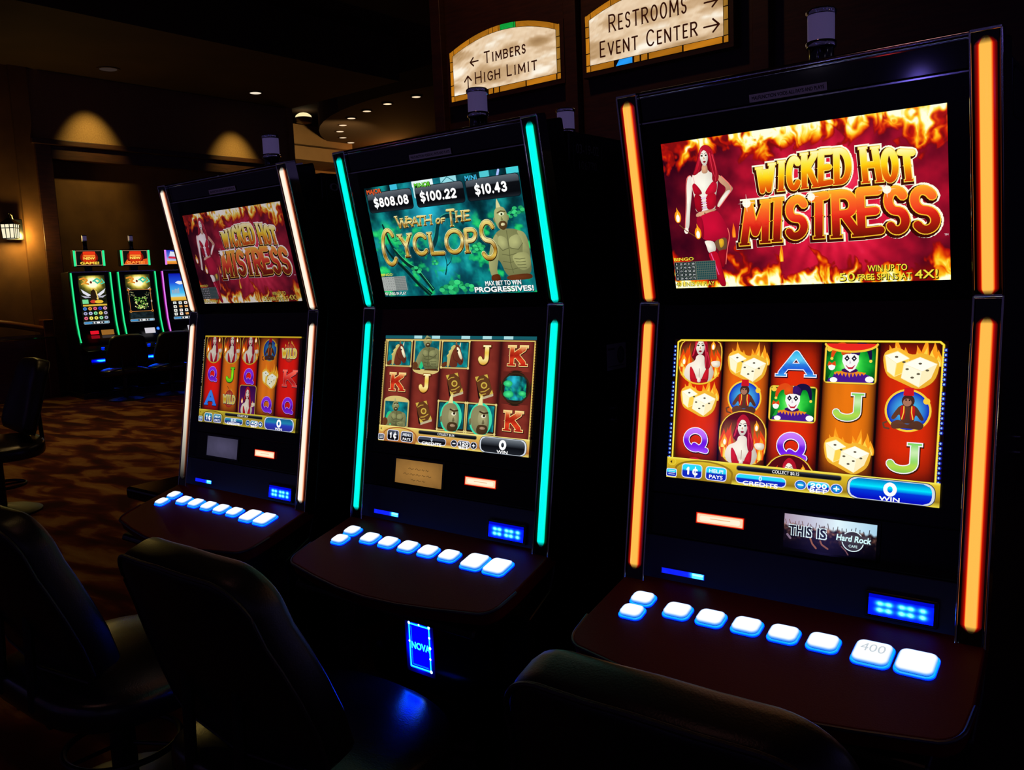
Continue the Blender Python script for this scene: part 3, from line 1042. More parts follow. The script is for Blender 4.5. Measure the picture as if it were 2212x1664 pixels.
def sym_monkey(a, cx, cy, s=1.0, y1=None, tone=1.0):
    old = a.clip
    if y1 is not None:
        a.clip = (0, 0, 1600, y1)
    T = lambda c: tuple(x * tone for x in c)
    P = lambda pts: [(cx + x * s, cy + y * s) for x, y in pts]
    a.ell(cx, cy, 108 * s, 108 * s, T((250, 206, 60)), 36)
    a.ell(cx, cy, 98 * s, 98 * s, T((10, 20, 190)), 32, T((90, 220, 250)))
    a.ell(cx + 84 * s, cy - 50 * s, 16 * s, 16 * s, T((250, 206, 60)), 14)
    br, br2 = T((104, 60, 42)), T((70, 38, 30))
    a.spoly(P([(-34, -30), (34, -30), (66, 20), (78, 44), (62, 50), (36, 14), (30, 66), (-30, 66), (-36, 14), (-60, 50), (-78, 44), (-66, 18)]), br)
    a.spoly(P([(-78, 66), (-40, 44), (0, 76), (40, 44), (80, 66), (66, 96), (20, 90), (-20, 90), (-70, 98)]), br)
    a.spoly(P([(-34, -26), (-12, -22), (-10, 50), (-34, 46)]), T((200, 28, 26)))
    a.spoly(P([(34, -26), (12, -22), (10, 50), (34, 46)]), T((200, 28, 26)))
    a.stroke(P([(-18, -20), (-18, 10), (-26, 44)]), 5 * s, T((250, 200, 60)))
    a.stroke(P([(18, -20), (18, 10), (26, 44)]), 5 * s, T((250, 200, 60)))
    a.ell(cx, cy - 48 * s, 30 * s, 32 * s, br2, 18)
    a.ell(cx - 4 * s, cy - 40 * s, 20 * s, 20 * s, T((170, 116, 92)), 14)
    a.ell(cx - 10 * s, cy - 52 * s, 4 * s, 4 * s, (10, 8, 8), 8)
    a.ell(cx + 6 * s, cy - 52 * s, 4 * s, 4 * s, (10, 8, 8), 8)
    a.poly(P([(-24, -74), (-20, -114), (22, -114), (26, -74)]), T((206, 22, 34)))
    a.stroke(P([(-84, 96), (-106, 92), (-112, 70), (-96, 62)]), 9 * s, br)
    a.clip = old


def sym_wild(a, cx, cy, s=1.0, tone=.8):
    T = lambda c: tuple(x * tone for x in c)
    for i, dx in enumerate((-60, -30, 0, 30, 60)):
        a.flame(cx + dx * s, cy + 10 * s, (90 + 30 * (i % 2)) * s, 60 * s, i, (T((255, 190, 70)), T((255, 220, 120)), T((255, 240, 180))))
    a.ell(cx, cy + 6 * s, 84 * s, 92 * s, T((190, 20, 30)), 24, T((250, 150, 90)))
    a.stroke([(cx, cy - 50 * s), (cx - 14 * s, cy - 100 * s), (cx - 44 * s, cy - 124 * s)], 6 * s, T((80, 50, 20)))
    for i, (ch, x0, x1) in enumerate((('W', -112, -40), ('I', -36, 2), ('L', 8, 52), ('D', 56, 112))):
        q = [(cx + x0 * s, cy + 58 * s), (cx + x1 * s, cy + 58 * s), (cx + x1 * s, cy - 34 * s), (cx + x0 * s, cy - 34 * s)]
        glyph(a, ch, q, 18 * s, [(16 * s, T((70, 20, 4)), 2, 2), (8 * s, T((255, 250, 200)), 0, 0), (0, [(0, T((255, 240, 120))), (.5, T((240, 180, 30))), (1, T((250, 230, 110)))], 0, 0)], serif=.6)


def control_bar(a, st):
    """the credit strip along the bottom of a lower screen"""
    gold, btn, btn_hi = st['gold'], st['btn'], st['hi']
    a.bands(-5, 768, 1600, 900, [(0, gold[0]), (.12, gold[1]), (.5, gold[2]), (.78, gold[3]), (1, gold[4])])
    a.poly(arc(252, 838, 196, 66, 180, 360, 14) + [(440, 900), (70, 900)], gold[3])
    a.poly(arc(252, 842, 184, 60, 180, 360, 14) + [(428, 900), (82, 900)], lambda x, y: mix(gold[1], gold[3], max(0, min(1, (y - 780) / 110))))

    def b(x0, y0, x1, y1, r, rim=(230, 230, 250)):
        a.rr(x0 - 5, y0 - 5, x1 + 5, y1 + 5, r + 4, rim)
        a.rrgrad(x0, y0, x1, y1, r, [(0, btn_hi), (.38, btn_hi), (.52, btn), (1, btn)])
    b(110, 805, 240, 886, 18)
    b(272, 808, 402, 886, 18)
    a.number('1', 136, 162, 872, 52, 13, (255, 255, 255))
    glyph(a, 'C', [(178, 872), (216, 872), (216, 828), (178, 828)], 12, [(0, (255, 255, 255), 0, 0)])
    a.stroke([(198, 818), (198, 880)], 7, (255, 255, 255))
    a.text(st['menu'], 337, 842, 22, (245, 250, 255), width=92, off=.02)
    a.text('PAYS', 337, 878, 22, (255, 255, 255), width=88, off=.02)
    a.rr(466, 780, 1092, 812, 14, (120, 110, 60))
    a.rrgrad(470, 783, 1088, 809, 12, [(0, (70, 74, 78)), (.4, (20, 22, 26)), (1, (6, 6, 10))])
    a.text(st['collect'], 770, 805, 18, (245, 245, 245), width=st['cw'], off=.01)
    b(470, 832, 772, 882, 22)
    a.text('0' if not st.get('cred') else st['cred'], 620, 862, 28, (235, 245, 255), off=.02)
    a.text('CREDITS', 620, 894, 24, (255, 255, 255), width=214, off=.03)
    b(904, 834, 1024, 882, 22)
    a.number(st['bet'], 918, 1012, 868, 30, 8, (255, 255, 255))
    a.text('BET', 965, 893, 22, (255, 255, 255), width=96, off=.03)
    for x, ch in ((862, '-'), (1066, '+')):
        a.ell(x, 858, 35, 29, (220, 226, 250), 22)
        a.ell(x, 858, 30, 25, btn, 20, btn_hi)
        a.stroke([(x - 14, 858), (x + 14, 858)], 7, (255, 255, 255))
        if ch == '+':
            a.stroke([(x, 846), (x, 870)], 7, (255, 255, 255))
    a.rr(1122, 774, 1580, 900, 50, (60, 66, 80))
    a.rr(1126, 778, 1576, 897, 48, (214, 222, 232))
    a.rrgrad(1138, 782, 1562, 894, 44, [(0, st['win'][0]), (.35, st['win'][1]), (.55, st['win'][2]), (1, st['win'][3])])
    a.number('0', 1316, 1386, 868, 78, 21, (255, 255, 255))
    a.text('WIN', 1350, 893, 22, (255, 255, 255), width=104, off=.03)
    a.ell(36, 798, 28, 22, gold[4], 18)
    a.ell(36, 798, 25, 19, gold[1], 18)
    a.tri((22, 798), (36, 788), (36, 808), (60, 46, 10))
    b(4, 846, 68, 890, 8)
    for i in range(3):
        a.stroke([(16, 856 + i * 11), (58, 856 + i * 11)], 4, (235, 240, 245))


def payline_marks(a, x0, x1, side, n, col, col2):
    r = random.Random(n)
    for i in range(n):
        y = 50 + i * 690 / n + (24 if i > n * .3 else 0) + (30 if i > n * .62 else 0)
        x = x0 + (x1 - x0) * (y / 800)
        a.poly([(x - 10, y - 9), (x + 8, y - 9), (x + 8 + (6 if side > 0 else -3), y), (x + 8, y + 9), (x - 10, y + 9), (x - 10 - (6 if side < 0 else -3), y)], col)
        a.ell(x, y, 5, 6, col2, 8)


REELX = [(34, 328), (338, 630), (642, 936), (950, 1246), (1256, 1570)]


def reels(a, cols, tone=1.0):
    a.rect(0, 0, 1600, 780, (14, 4, 4))
    for (x0, x1), c in zip(REELX, cols):
        def f(X, Y, x0=x0, x1=x1, c=c):
            t = np.clip(1 - ((X - (x0 + x1) / 2) / ((x1 - x0) / 2)) ** 4, 0, 1) * np.clip(1.12 - np.abs((Y - 395) / 395) ** 3, 0, 1)
            n = fbm(X / 50, Y / 300, 3)
            return ramp(np.clip(t * (0.82 + .3 * n), 0, 1), [(0, (44, 4, 4)), (.5, tuple(v * .72 for v in c)), (1, c)]) * tone
        a.grid(x0, 14, x1, 772, 16, 22, f)


def art_wicked_low():
    a = Art()
    red, org = (226, 44, 6), (238, 120, 14)
    reels(a, [red, (240, 104, 12), red, org, red])
    sym_dice(a, 183, 378, 1.0)
    sym_woman(a, 180, 120, .98, y0=14)
    sym_letter(a, 'Q', 180, 645, 1.0, QST)
    a.ell(180, 775, 40, 18, HAIR)
    sym_dice(a, 492, 146, 1.02)
    sym_monkey(a, 486, 362, 1.0)
    sym_woman(a, 488, 616, 1.0, y1=768)
    sym_letter(a, 'A', 792, 142, 1.0, AST, hw=104)
    sym_jester(a, 784, 384, .95)
    sym_letter(a, 'Q', 790, 634, 1.05, QST)
    sym_woman(a, 786, 850, .95, y1=768)
    sym_jester(a, 1102, 140, .98)
    a.poly(arc(1102, 20, 140, 46, 0, 180, 14), (236, 40, 30))
    a.ring(1102, 16, 144, 50, 12, (248, 204, 60), 16, 8, 172)
    sym_letter(a, 'J', 1112, 384, 1.05, JST, hw=96, dark=(60, 30, 6))
    sym_dice(a, 1110, 640, 1.05)
    sym_dice(a, 1420, 128, 1.15)
    sym_monkey(a, 1418, 386, 1.1)
    sym_letter(a, 'J', 1420, 648, 1.1, JST, hw=96, dark=(60, 20, 6))
    a.stroke([(33, 770), (28, 20), (48, 8), (884, 6), (1562, 6), (1580, 22), (1574, 770)], 12, (236, 196, 30))
    a.stroke([(33, 770), (28, 20), (48, 8), (884, 6), (1562, 6), (1580, 22), (1574, 770)], 5, (255, 240, 90))
    payline_marks(a, 10, 14, -1, 26, (20, 40, 150), (170, 220, 255))
    payline_marks(a, 1592, 1588, 1, 26, (20, 30, 160), (150, 200, 255))
    control_bar(a, dict(gold=[(255, 240, 90), (226, 192, 40), (196, 160, 30), (150, 118, 20), (240, 220, 70)], btn=(16, 40, 190), hi=(40, 220, 250), menu='HELP!', collect='COLLECT $0.15', cw=160, bet='200',
                        win=[(0, 120, 200), (0, 236, 255), (0, 60, 220), (4, 6, 190)]))
    return a


def art_wicked_low_dim():
    a = Art()
    red, org = (206, 22, 12), (200, 96, 18)
    reels(a, [red, org, red, (206, 104, 20), red])
    for x in (182, 496, 808):
        sym_woman(a, x, 118, .96, y0=14, tone=.74)
    sym_monkey(a, 1126, 136, 1.02, tone=.62)
    sym_wild(a, 1428, 150, 1.0)
    Q2 = [(0, (120, 40, 200)), (.45, (110, 30, 210)), (.5, (70, 4, 150)), (1, (110, 40, 200))]
    for x, y in ((185, 396), (812, 398), (1128, 660), (1452, 652)):
        sym_letter(a, 'Q', x, y, .98, Q2, edge=(180, 130, 210))
    sym_letter(a, 'J', 505, 396, .98, [(0, (90, 190, 20)), (.5, (140, 220, 30)), (1, (80, 180, 20))], edge=(40, 120, 10), hw=84)
    sym_dice(a, 1150, 392, .98, tone=.82)
    sym_letter(a, 'K', 1462, 396, 1.0, KST, edge=(190, 96, 90), hw=92)
    sym_letter(a, 'A', 182, 642, .98, [(0, (60, 120, 200)), (.5, (50, 110, 210)), (1, (40, 110, 220))], edge=(40, 90, 180), hw=92)
    sym_wild(a, 512, 632, .95, .74)
    sym_woman(a, 820, 640, .92, 'square', tone=.78)
    a.stroke([(22, 9), (1592, 9)], 14, (190, 156, 30))
    a.stroke([(14, 770), (22, 9)], 8, (150, 120, 40))
    payline_marks(a, 8, 6, -1, 30, (60, 60, 60), (160, 150, 130))
    control_bar(a, dict(gold=[(206, 190, 50), (170, 150, 40), (150, 130, 34), (110, 96, 26), (190, 170, 50)], btn=(30, 60, 130), hi=(40, 130, 160), menu='HELP!', collect='COLLECT $0.27', cw=180, bet='40', cred='$0.00',
                        win=[(20, 90, 140), (30, 130, 170), (40, 60, 180), (40, 40, 140)]))
    return a


def forest(X, Y):
    n = fbm(X / 110, Y / 110, 4)
    trunks = np.clip(np.sin(X / 47.0 + 2.2 * fbm(X / 300, Y / 900, 2)) * .5 + .5, 0, 1) ** 2
    up = np.clip(1.1 - Y / 430, 0, 1)
    glow_ = np.exp(-(((X - 640) / 170) ** 2 + ((Y - 190) / 230) ** 2)) + .8 * np.exp(-(((X - 720) / 150) ** 2 + ((Y - 690) / 90) ** 2))
    base = ramp(n, [(0, (2, 24, 34)), (.42, (6, 74, 86)), (.68, (14, 140, 140)), (1, (50, 200, 190))])
    base = base * (1 - .72 * (trunks * up))[..., None]
    gl = np.clip(glow_, 0, 1)[..., None]
    base = base * (1 - gl * .85) + np.array([50, 210, 240]) * gl * .85
    b = fbm(X / 80 + 5, Y / 62 + 9, 4)
    low = np.clip((Y - 250) / 120, 0, 1)
    bush = np.clip((b - .50) * 7, 0, 1) * low * np.clip(.25 + np.abs(X - 760) / 500 + (Y > 700) * .6, 0, 1)
    return base * (1 - bush[..., None]) + ramp(np.clip(b * 1.6 - .55, 0, 1), [(0, (4, 90, 60)), (.4, (20, 180, 100)), (1, (70, 250, 130))]) * bush[..., None]


CYS, CYD, CYM = (176, 178, 118), (96, 98, 60), (136, 138, 88)


def cyclops(a, P, tone=1.0, fist=True):
    """bust of a bare one-eyed giant; P maps the 0-400 by 0-600 sketch into the field"""
    T = lambda c: tuple(x * tone for x in c)
    q = lambda pts: P(pts)
    a.spoly(q([(60, 260), (120, 190), (190, 170), (300, 180), (380, 220), (400, 320), (400, 420), (390, 560), (250, 600), (150, 560), (110, 430), (60, 420)]), T(CYM))
    a.spoly(q([(60, 260), (120, 196), (130, 300), (96, 420), (60, 520), (84, 580), (40, 600), (0, 560), (-10, 470), (16, 360)]), T(CYS))
    a.spoly(q([(130, 216), (210, 250), (214, 330), (150, 350), (112, 300)]), T(CYS))
    a.spoly(q([(220, 250), (320, 216), (350, 300), (300, 350), (222, 332)]), T(CYS))
    a.spoly(q([(300, 190), (370, 206), (402, 270), (402, 420), (360, 440), (330, 380), (352, 290)]), T((166, 168, 110)))
    a.stroke(q([(216, 190), (214, 330), (206, 460), (220, 540)]), 6, T(CYD))
    for y in (380, 440, 500):
        a.stroke(q([(140, y), (206, y + 14), (280, y)]), 5, T(CYD))
    a.stroke(q([(112, 300), (150, 350), (214, 332)]), 5, T(CYD))
    a.stroke(q([(222, 332), (300, 350), (350, 300)]), 5, T(CYD))
    if fist:
        a.spoly(q([(230, 400), (300, 372), (372, 376), (402, 420), (390, 500), (320, 530), (270, 500), (240, 450)]), T((170, 172, 112)))
        for k in range(4):
            a.stroke(q([(250 + k * 10, 424 + k * 26), (300, 430 + k * 24), (350, 424 + k * 26)]), 5, T(CYD))
    a.spoly(q([(150, 560), (390, 548), (396, 600), (150, 604)]), T((104, 52, 24)))
    a.spoly(q([(0, 552), (84, 540), (92, 604), (-4, 604)]), T((96, 44, 18)))
    a.spoly(q([(120, 60), (134, 10), (170, -12), (220, -6), (244, 40), (248, 90), (230, 150), (190, 190), (146, 170), (124, 120)]), T(CYS))
    a.spoly(q([(108, 76), (122, 70), (126, 116), (112, 110)]), T(CYM))
    a.spoly(q([(244, 64), (260, 66), (254, 104), (244, 108)]), T(CYM))
    a.poly(q([(150, -2), (158, -44), (168, -78), (182, -44), (196, -6)]), T((214, 210, 150)))
    a.ell(*q([(192, 50)])[0], *[abs(c) for c in np.subtract(q([(218, 64)])[0], q([(192, 50)])[0])], T((236, 238, 200)), 14)
    a.ell(*q([(194, 52)])[0], *[abs(c) for c in np.subtract(q([(204, 62)])[0], q([(194, 52)])[0])], T((40, 60, 20)), 10)
    a.stroke(q([(154, 40), (190, 26), (230, 34)]), 9, T((84, 74, 40)))
    a.spoly(q([(186, 66), (204, 100), (176, 104)]), T(CYM))
    a.spoly(q([(150, 126), (176, 106), (210, 106), (232, 124), (230, 160), (192, 186), (152, 164)]), T((92, 66, 34)))
    a.spoly(q([(172, 130), (192, 122), (214, 130), (210, 146), (176, 148)]), T((230, 220, 170)))


def art_cyclops_top():
    a = Art()
    a.grid(0, 0, 1600, 900, 260, 146, forest)
    # roots and the winding branch
    a.taper([(130, 300), (190, 500), (320, 640), (430, 690), (500, 770), (572, 860)], 18, 40, (8, 44, 40))
    a.taper([(90, 420), (150, 560), (300, 680), (400, 790), (540, 900)], 10, 44, (6, 36, 34))
    a.taper([(210, 500), (330, 622), (436, 674), (504, 760), (572, 850)], 4, 7, (70, 200, 140))
    a.taper([(250, 620), (340, 700), (420, 790), (530, 890)], 4, 5, (30, 120, 90))
    a.taper([(400, 520), (560, 570), (690, 480), (740, 330), (840, 280), (960, 300), (1010, 360)], 50, 30, (8, 54, 60))
    a.taper([(560, 548), (680, 456), (726, 320), (840, 262), (960, 284)], 5, 6, (50, 160, 140))
    a.taper([(730, 740), (772, 650), (750, 560)], 14, 4, (8, 56, 60))
    a.taper([(762, 670), (810, 640), (830, 600)], 9, 3, (8, 56, 60))
    for x, y, r in ((300, 440, 70), (250, 420, 50), (420, 690, 60), (1540, 300, 60), (1480, 330, 50), (1120, 540, 60), (1060, 560, 50), (820, 830, 90), (720, 860, 80), (940, 850, 70), (640, 640, 40)):
        for k_ in range(7):
            an = k_ * 2.4 + x
            a.ell(x + r * .7 * math.cos(an), y + r * .32 * math.sin(an), r * .38, r * .22, (14 + 8 * k_, 120 + 16 * k_, 74 + 9 * k_), 9)
    a.stroke([(560, 120), (560, 40)], 20, (200, 240, 240))
    for x0, x1, c in ((300, 380, (60, 190, 220)), (545, 770, (235, 250, 250)), (850, 1010, (150, 220, 230)), (1240, 1330, (80, 200, 210)), (1490, 1600, (70, 210, 220))):
        a.rect(x0, 0, x1, 44, c)
    a.stroke([(860, 40), (920, 2), (990, 44)], 7, (40, 120, 130))
    a.stroke([(1400, 50), (1420, 8)], 20, (170, 190, 250))
    cyclops(a, lambda pts: [(1196 + x * .985, 262 + (y + 12) * .885) for x, y in pts])
    for (x0, x1, lab, lc, amount, ax) in ((24, 524, 'MAJOR', (236, 92, 40), '$808.08', (86, 482)), (570, 1066, 'MINOR', (96, 214, 40), '$100.22', (612, 990)), (1096, 1594, 'MINI', (60, 190, 230), '$10.43', (1174, 1478))):
        a.rr(x0 - 5, 42, x1 + 5, 205, 30, (8, 26, 34))
        a.rrgrad(x0, 47, x1, 200, 26, [(0, (96, 104, 112)), (.3, (60, 66, 74)), (.36, (12, 14, 18)), (.8, (8, 10, 14)), (1, (30, 36, 42))])
        a.rect(x0 - 2, 22, x0 + 40, 52, (10, 34, 40))
        cxl = x0 + (86 if lab != 'MINI' else 58)
        wl = 166 if lab != 'MINI' else 112
        a.text(lab, cxl + 2, 52, 34, (30, 10, 4), width=wl + 8, off=.05)
        a.text(lab, cxl, 50, 34, lc, width=wl, off=.02)
        a.number(amount, ax[0], ax[1], 164, 76, 17, (255, 255, 255))
    gold = [(0, (240, 226, 140)), (.25, (190, 150, 50)), (.45, (250, 240, 170)), (.7, (150, 100, 24)), (.88, (232, 200, 90)), (1, (120, 76, 16))]
    T1 = [('W', [(307, 350), (415, 346), (436, 262), (295, 250)], 13), ('R', [(407, 343), (480, 342), (486, 274), (416, 275)], 11), ('A', [(470, 342), (548, 343), (545, 270), (478, 270)], 11), ('T', [(528, 343), (596, 343), (618, 268), (536, 266)], 11),
          ('H', [(607, 343), (686, 342), (693, 268), (620, 269)], 11), ('O', [(728, 343), (775, 343), (785, 299), (738, 301)], 9), ('F', [(786, 343), (826, 342), (832, 302), (792, 303)], 9),
          ('T', [(850, 373), (930, 371), (944, 244), (858, 242)], 14), ('H', [(941, 343), (1008, 342), (1018, 264), (951, 262)], 11), ('E', [(1024, 343), (1086, 342), (1090, 265), (1032, 263)], 11)]
    T2 = [('C', [(67, 640), (235, 648), (250, 340), (98, 338)]), ('Y', [(318, 580), (404, 580), (444, 396), (282, 398)]), ('C', [(437, 576), (592, 578), (608, 401), (454, 397)]), ('L', [(622, 580), (772, 583), (726, 402), (630, 403)]),
          ('O', [(777, 580), (968, 584), (998, 396), (804, 390)]), ('P', [(992, 581), (1086, 584), (1144, 396), (999, 398)]), ('S', [(1135, 648), (1288, 648), (1308, 352), (1166, 348)])]
    for lay in range(3):
        L = [(16, (232, 222, 160), 0, 0), (10, (40, 26, 6), 1, 3), (0, gold, 0, 0)][lay]
        for ch, q, ww in T1:
            glyph(a, ch, q, ww, [(L[0] * .6, *L[1:])], serif=1.1)
        for ch, q in T2:
            glyph(a, ch, q, 25 if ch != 'S' else 28, [L], serif=.95)
    for dx, dy, c, o in ((3, 3, (6, 30, 24), .05), (0, 0, (250, 252, 250), .02)):
        a.text('MAX BET TO WIN', 1300 + dx, 838 + dy, 34, c, width=344, off=o)
        a.text('PROGRESSIVES!', 1296 + dx, 886 + dy, 38, c, width=566, off=o + .015)
    bingo(a, True)
    return a


def gframe(a, x0, y0, x1, y1):
    a.rect(x0, y0, x1, y1, (92, 66, 26))
    a.rect(x0 + 3, y0 + 3, x1 - 3, y1 - 3, (206, 184, 110))
    a.rect(x0 + 14, y0 + 13, x1 - 14, y1 - 13, (44, 24, 10))
    for x, y in ((x0 + 10, y0 + 10), (x1 - 10, y0 + 10), (x0 + 10, y1 - 10), (x1 - 10, y1 - 10)):
        a.ell(x, y, 11, 11, (226, 206, 130), 10)


def teal(a, x0, y0, x1, y1):
    a.grid(x0, y0, x1, y1, 22, 18, lambda X, Y: ramp(fbm(X / 50, Y / 60, 4), [(0, (2, 30, 36)), (.5, (8, 92, 104)), (.75, (20, 150, 150)), (1, (60, 220, 190))]))


def art_cyclops_low():
    a = Art()
    a.rect(0, 0, 1600, 30, (20, 90, 100))
    for x in (340, 540, 860, 1080, 1290):
        a.rect(x, 0, x + 90, 24, (170, 220, 224))
    a.rect(0, 26, 1600, 770, (54, 18, 14))
    for (x0, x1) in ((16, 330), (338, 644), (656, 960), (972, 1262), (1274, 1590)):
        a.grid(x0, 30, x1, 770, 16, 20, lambda X, Y, x0=x0, x1=x1: ramp(np.clip(1 - np.abs((X - (x0 + x1) / 2) / ((x1 - x0) / 2)) ** 5, 0, 1) * (.72 + .5 * fbm(X / 60, Y / 14, 3)), [(0, (56, 16, 14)), (.6, (104, 34, 26)), (1, (132, 48, 36))]))
    KS = [(0, (250, 226, 150)), (.18, (210, 70, 30)), (.5, (150, 20, 12)), (.7, (236, 70, 34)), (1, (170, 24, 14))]
    JS = [(0, (252, 244, 190)), (.4, (236, 196, 70)), (.7, (250, 236, 160)), (1, (214, 160, 50))]

    def horse(cx):
        gframe(a, cx - 154, 34, cx + 152, 266)
        teal(a, cx - 132, 52, cx + 132, 250)
        P = lambda pts: [(cx + x, 150 + y) for x, y in pts]
        a.spoly(P([(-150, 100), (-120, 60), (-70, 60), (-90, 100)]), (104, 50, 28))
        a.spoly(P([(-60, 100), (-54, 20), (-20, -70), (20, -86), (52, -50), (74, 10), (92, 40), (82, 78), (52, 84), (26, 56), (30, 100)]), (118, 54, 34))
        a.spoly(P([(4, -60), (36, -58), (78, 20), (72, 40), (48, 30)]), (250, 240, 200))
        a.spoly(P([(-6, -80), (4, -116), (18, -84)]), (150, 104, 60))
        a.spoly(P([(36, -70), (54, -108), (50, -56)]), (240, 232, 190))
        a.spoly(P([(-86, 100), (-80, 20), (-96, 14), (-66, -10), (-76, -24), (-44, -44), (-50, -60), (-14, -80), (4, -66), (-30, -30), (-50, 30), (-58, 100)]), (226, 206, 120))
        a.ell(cx + 22, 150 - 30, 8, 7, (24, 12, 8), 10)
        a.ell(cx + 74, 150 + 56, 6, 5, (40, 16, 10), 8)
        a.stroke(P([(30, 60), (-10, 40), (-24, 0)]), 5, (80, 34, 22))

    horse(176)

    def giant(cx, top, bottom, arch):
        a.rect(cx - 148, top, cx + 148, bottom, (206, 184, 110))
        if arch > 0:
            a.poly(arc(cx, top, 148, 44, 180, 360, 12), (214, 192, 118))
        else:
            a.poly(arc(cx, bottom, 148, 40, 0, 180, 12), (214, 192, 118))
        a.rect(cx - 134, top + 4, cx + 134, bottom - 4, (10, 60, 66))
        teal(a, cx - 134, top + 4, cx + 134, bottom - 4)
        a.ell(cx - 70, bottom - 60, 46, 60, (40, 200, 130), 16)
        old = a.clip
        a.clip = (cx - 146, top - 40, cx + 140, bottom + 4)
        s = .60 if arch > 0 else .66
        cyclops(a, lambda pts: [(cx - 118 + x * s, top + (6 if arch > 0 else -30) + y * s * .72) for x, y in pts], .82)
        a.ell(cx - 124, bottom - 30, 34, 34, (98, 54, 26), 16)
        a.clip = old
    giant(494, 40, 282, -1)
    horse(808)
    sym_letter(a, 'J', 1110, 148, 1.0, JS, edge=(120, 70, 20), hw=66, w=40, dark=(60, 16, 10))
    for x, y in ((1436, 148), (178, 394), (1430, 642)):
        sym_letter(a, 'K', x, y, 1.0, KS, edge=(246, 220, 140), hw=76, w=40, dark=(50, 10, 8))
    sym_letter(a, 'J', 492, 392, 1.0, JS, edge=(150, 90, 30), hw=66, w=40, dark=(60, 16, 10))

    def book(cx, cy):
        P = lambda pts: [(cx + x, cy + y) for x, y in pts]
        a.poly(P([(-84, -70), (40, -96), (108, 60), (-20, 100), (-40, 92)]), (30, 14, 8))
        a.poly(P([(-20, 84), (104, 46), (106, 66), (-18, 104)]), (190, 176, 140))
        a.poly(P([(-88, -74), (34, -100), (104, 48), (-22, 86)]), (98, 56, 28))
        for q in ([(-88, -74), (-50, -82), (-72, -40)], [(34, -100), (0, -92), (48, -66)], [(104, 48), (66, 58), (90, 18)], [(-22, 86), (14, 76), (-38, 46)]):
            a.poly(P(q), (206, 176, 70))
        a.ell(cx + 8, cy - 12, 32, 26, (206, 176, 70), 18)
        a.ell(cx + 8, cy - 12, 20, 16, (120, 76, 30), 14)
        a.stroke(P([(-60, -40), (-30, -58), (0, -62)]), 7, (190, 156, 60))
        a.stroke(P([(-20, 40), (20, 34), (60, 10)]), 9, (190, 156, 60))
        a.stroke(P([(-10, 62), (30, 52)]), 7, (190, 156, 60))
    book(812, 394)
    book(1118, 396)
    book(496, 634)
    a.ell(1432, 392, 148, 128, (34, 22, 14), 30)
    a.grid(1330, 300, 1534, 484, 22, 20, lambda X, Y: forest((X - 1300) * 4 + 200, (Y - 280) * 3.6))
    old = a.clip
    for k in range(16):
        pass
    # round branch border hides the corners of the view
    a.ring(1432, 392, 140, 120, 30, (40, 26, 16), 30)
    for ax_, ay_ in ((-1, -1), (1, -1), (1, 1), (-1, 1)):
        cx, cy = 1432 + ax_ * 110, 392 + ay_ * 96
        a.poly([(1432 + ax_ * 140, 392 + ay_ * 20), (1432 + ax_ * 140, 392 + ay_ * 124), (1432 + ax_ * 30, 392 + ay_ * 124), (1432 + ax_ * 70, 392 + ay_ * 108), (1432 + ax_ * 116, 392 + ay_ * 66)], (98, 34, 26))
    a.ring(1432, 392, 132, 112, 14, (52, 36, 20), 30)
    for x, y, r in ((1360, 360, 44), (1370, 440, 50), (1500, 430, 36)):
        a.ell(x, y, r, r * .55, (30, 170, 96), 14, (80, 240, 150))
    giant(186, 556, 764, 1)

    def head(cx):
        gframe(a, cx - 152, 520, cx + 156, 766)
        teal(a, cx - 128, 540, cx + 132, 740)
        a.ell(cx, 650, 116, 130, (60, 220, 170), 24)
        P = lambda pts: [(cx + x, 650 + y) for x, y in pts]
        a.poly(P([(-40, -96), (-20, -160), (2, -192), (10, -150), (14, -96)]), (232, 222, 150))
        a.spoly(P([(-104, -10), (-84, -80), (-30, -112), (40, -108), (76, -60), (88, 10), (84, 80), (50, 118), (-30, 118), (-84, 70)]), (142, 138, 96))
        a.spoly(P([(-20, -60), (40, -70), (72, -30), (80, 40), (20, 70), (-30, 20)]), (168, 162, 116))
        a.spoly(P([(-118, 10), (-98, -10), (-92, 50), (-108, 50)]), (120, 116, 78))
        a.stroke(P([(-10, -60), (30, -48), (70, -56)]), 13, (60, 44, 24))
        a.ell(cx + 28, 650 - 26, 24, 14, (236, 232, 200), 14)
        a.ell(cx + 34, 650 - 30, 12, 11, (30, 20, 10), 10)
        a.spoly(P([(28, -8), (46, 34), (10, 38)]), (112, 104, 70))
        a.spoly(P([(-40, 84), (-24, 44), (26, 38), (70, 46), (80, 84), (60, 114), (-24, 114)]), (72, 52, 28))
        a.spoly(P([(-6, 62), (24, 54), (56, 62), (46, 78), (2, 78)]), (170, 140, 110))
    head(806)
    head(1114)
    a.stroke([(8, 768), (16, 36), (1592, 36), (1590, 768)], 9, (214, 186, 100))
    for i in range(34):
        y = 60 + i * 20.6
        a.ell(2, y, 9, 8, (150, 128, 70), 8)
        a.ell(1594, y, 7, 8, (226, 190, 90), 8)
    control_bar(a, dict(gold=[(250, 236, 140), (226, 196, 100), (206, 150, 70), (170, 100, 44), (240, 216, 110)], btn=(10, 10, 14), hi=(64, 70, 84), menu='MENU', collect='COLLECT $0.06', cw=180, bet='120',
                        win=[(120, 128, 136), (60, 66, 74), (10, 12, 16), (30, 34, 40)]))
    return a
# ------------------------------------------------------------------ big slot machines
WZ = 1.3438
AU, AL = 0.187, 0.1695


def U(x, s, o=0.0):
    return (x, -s * math.sin(AU) - o * math.cos(AU), WZ + s * math.cos(AU) - o * math.sin(AU))


def Lo(x, s, o=0.0):
    return (x, -s * math.sin(AL) - o * math.cos(AL), WZ - s * math.cos(AL) + o * math.sin(AL))


def yz(p):
    return (p[1], p[2])


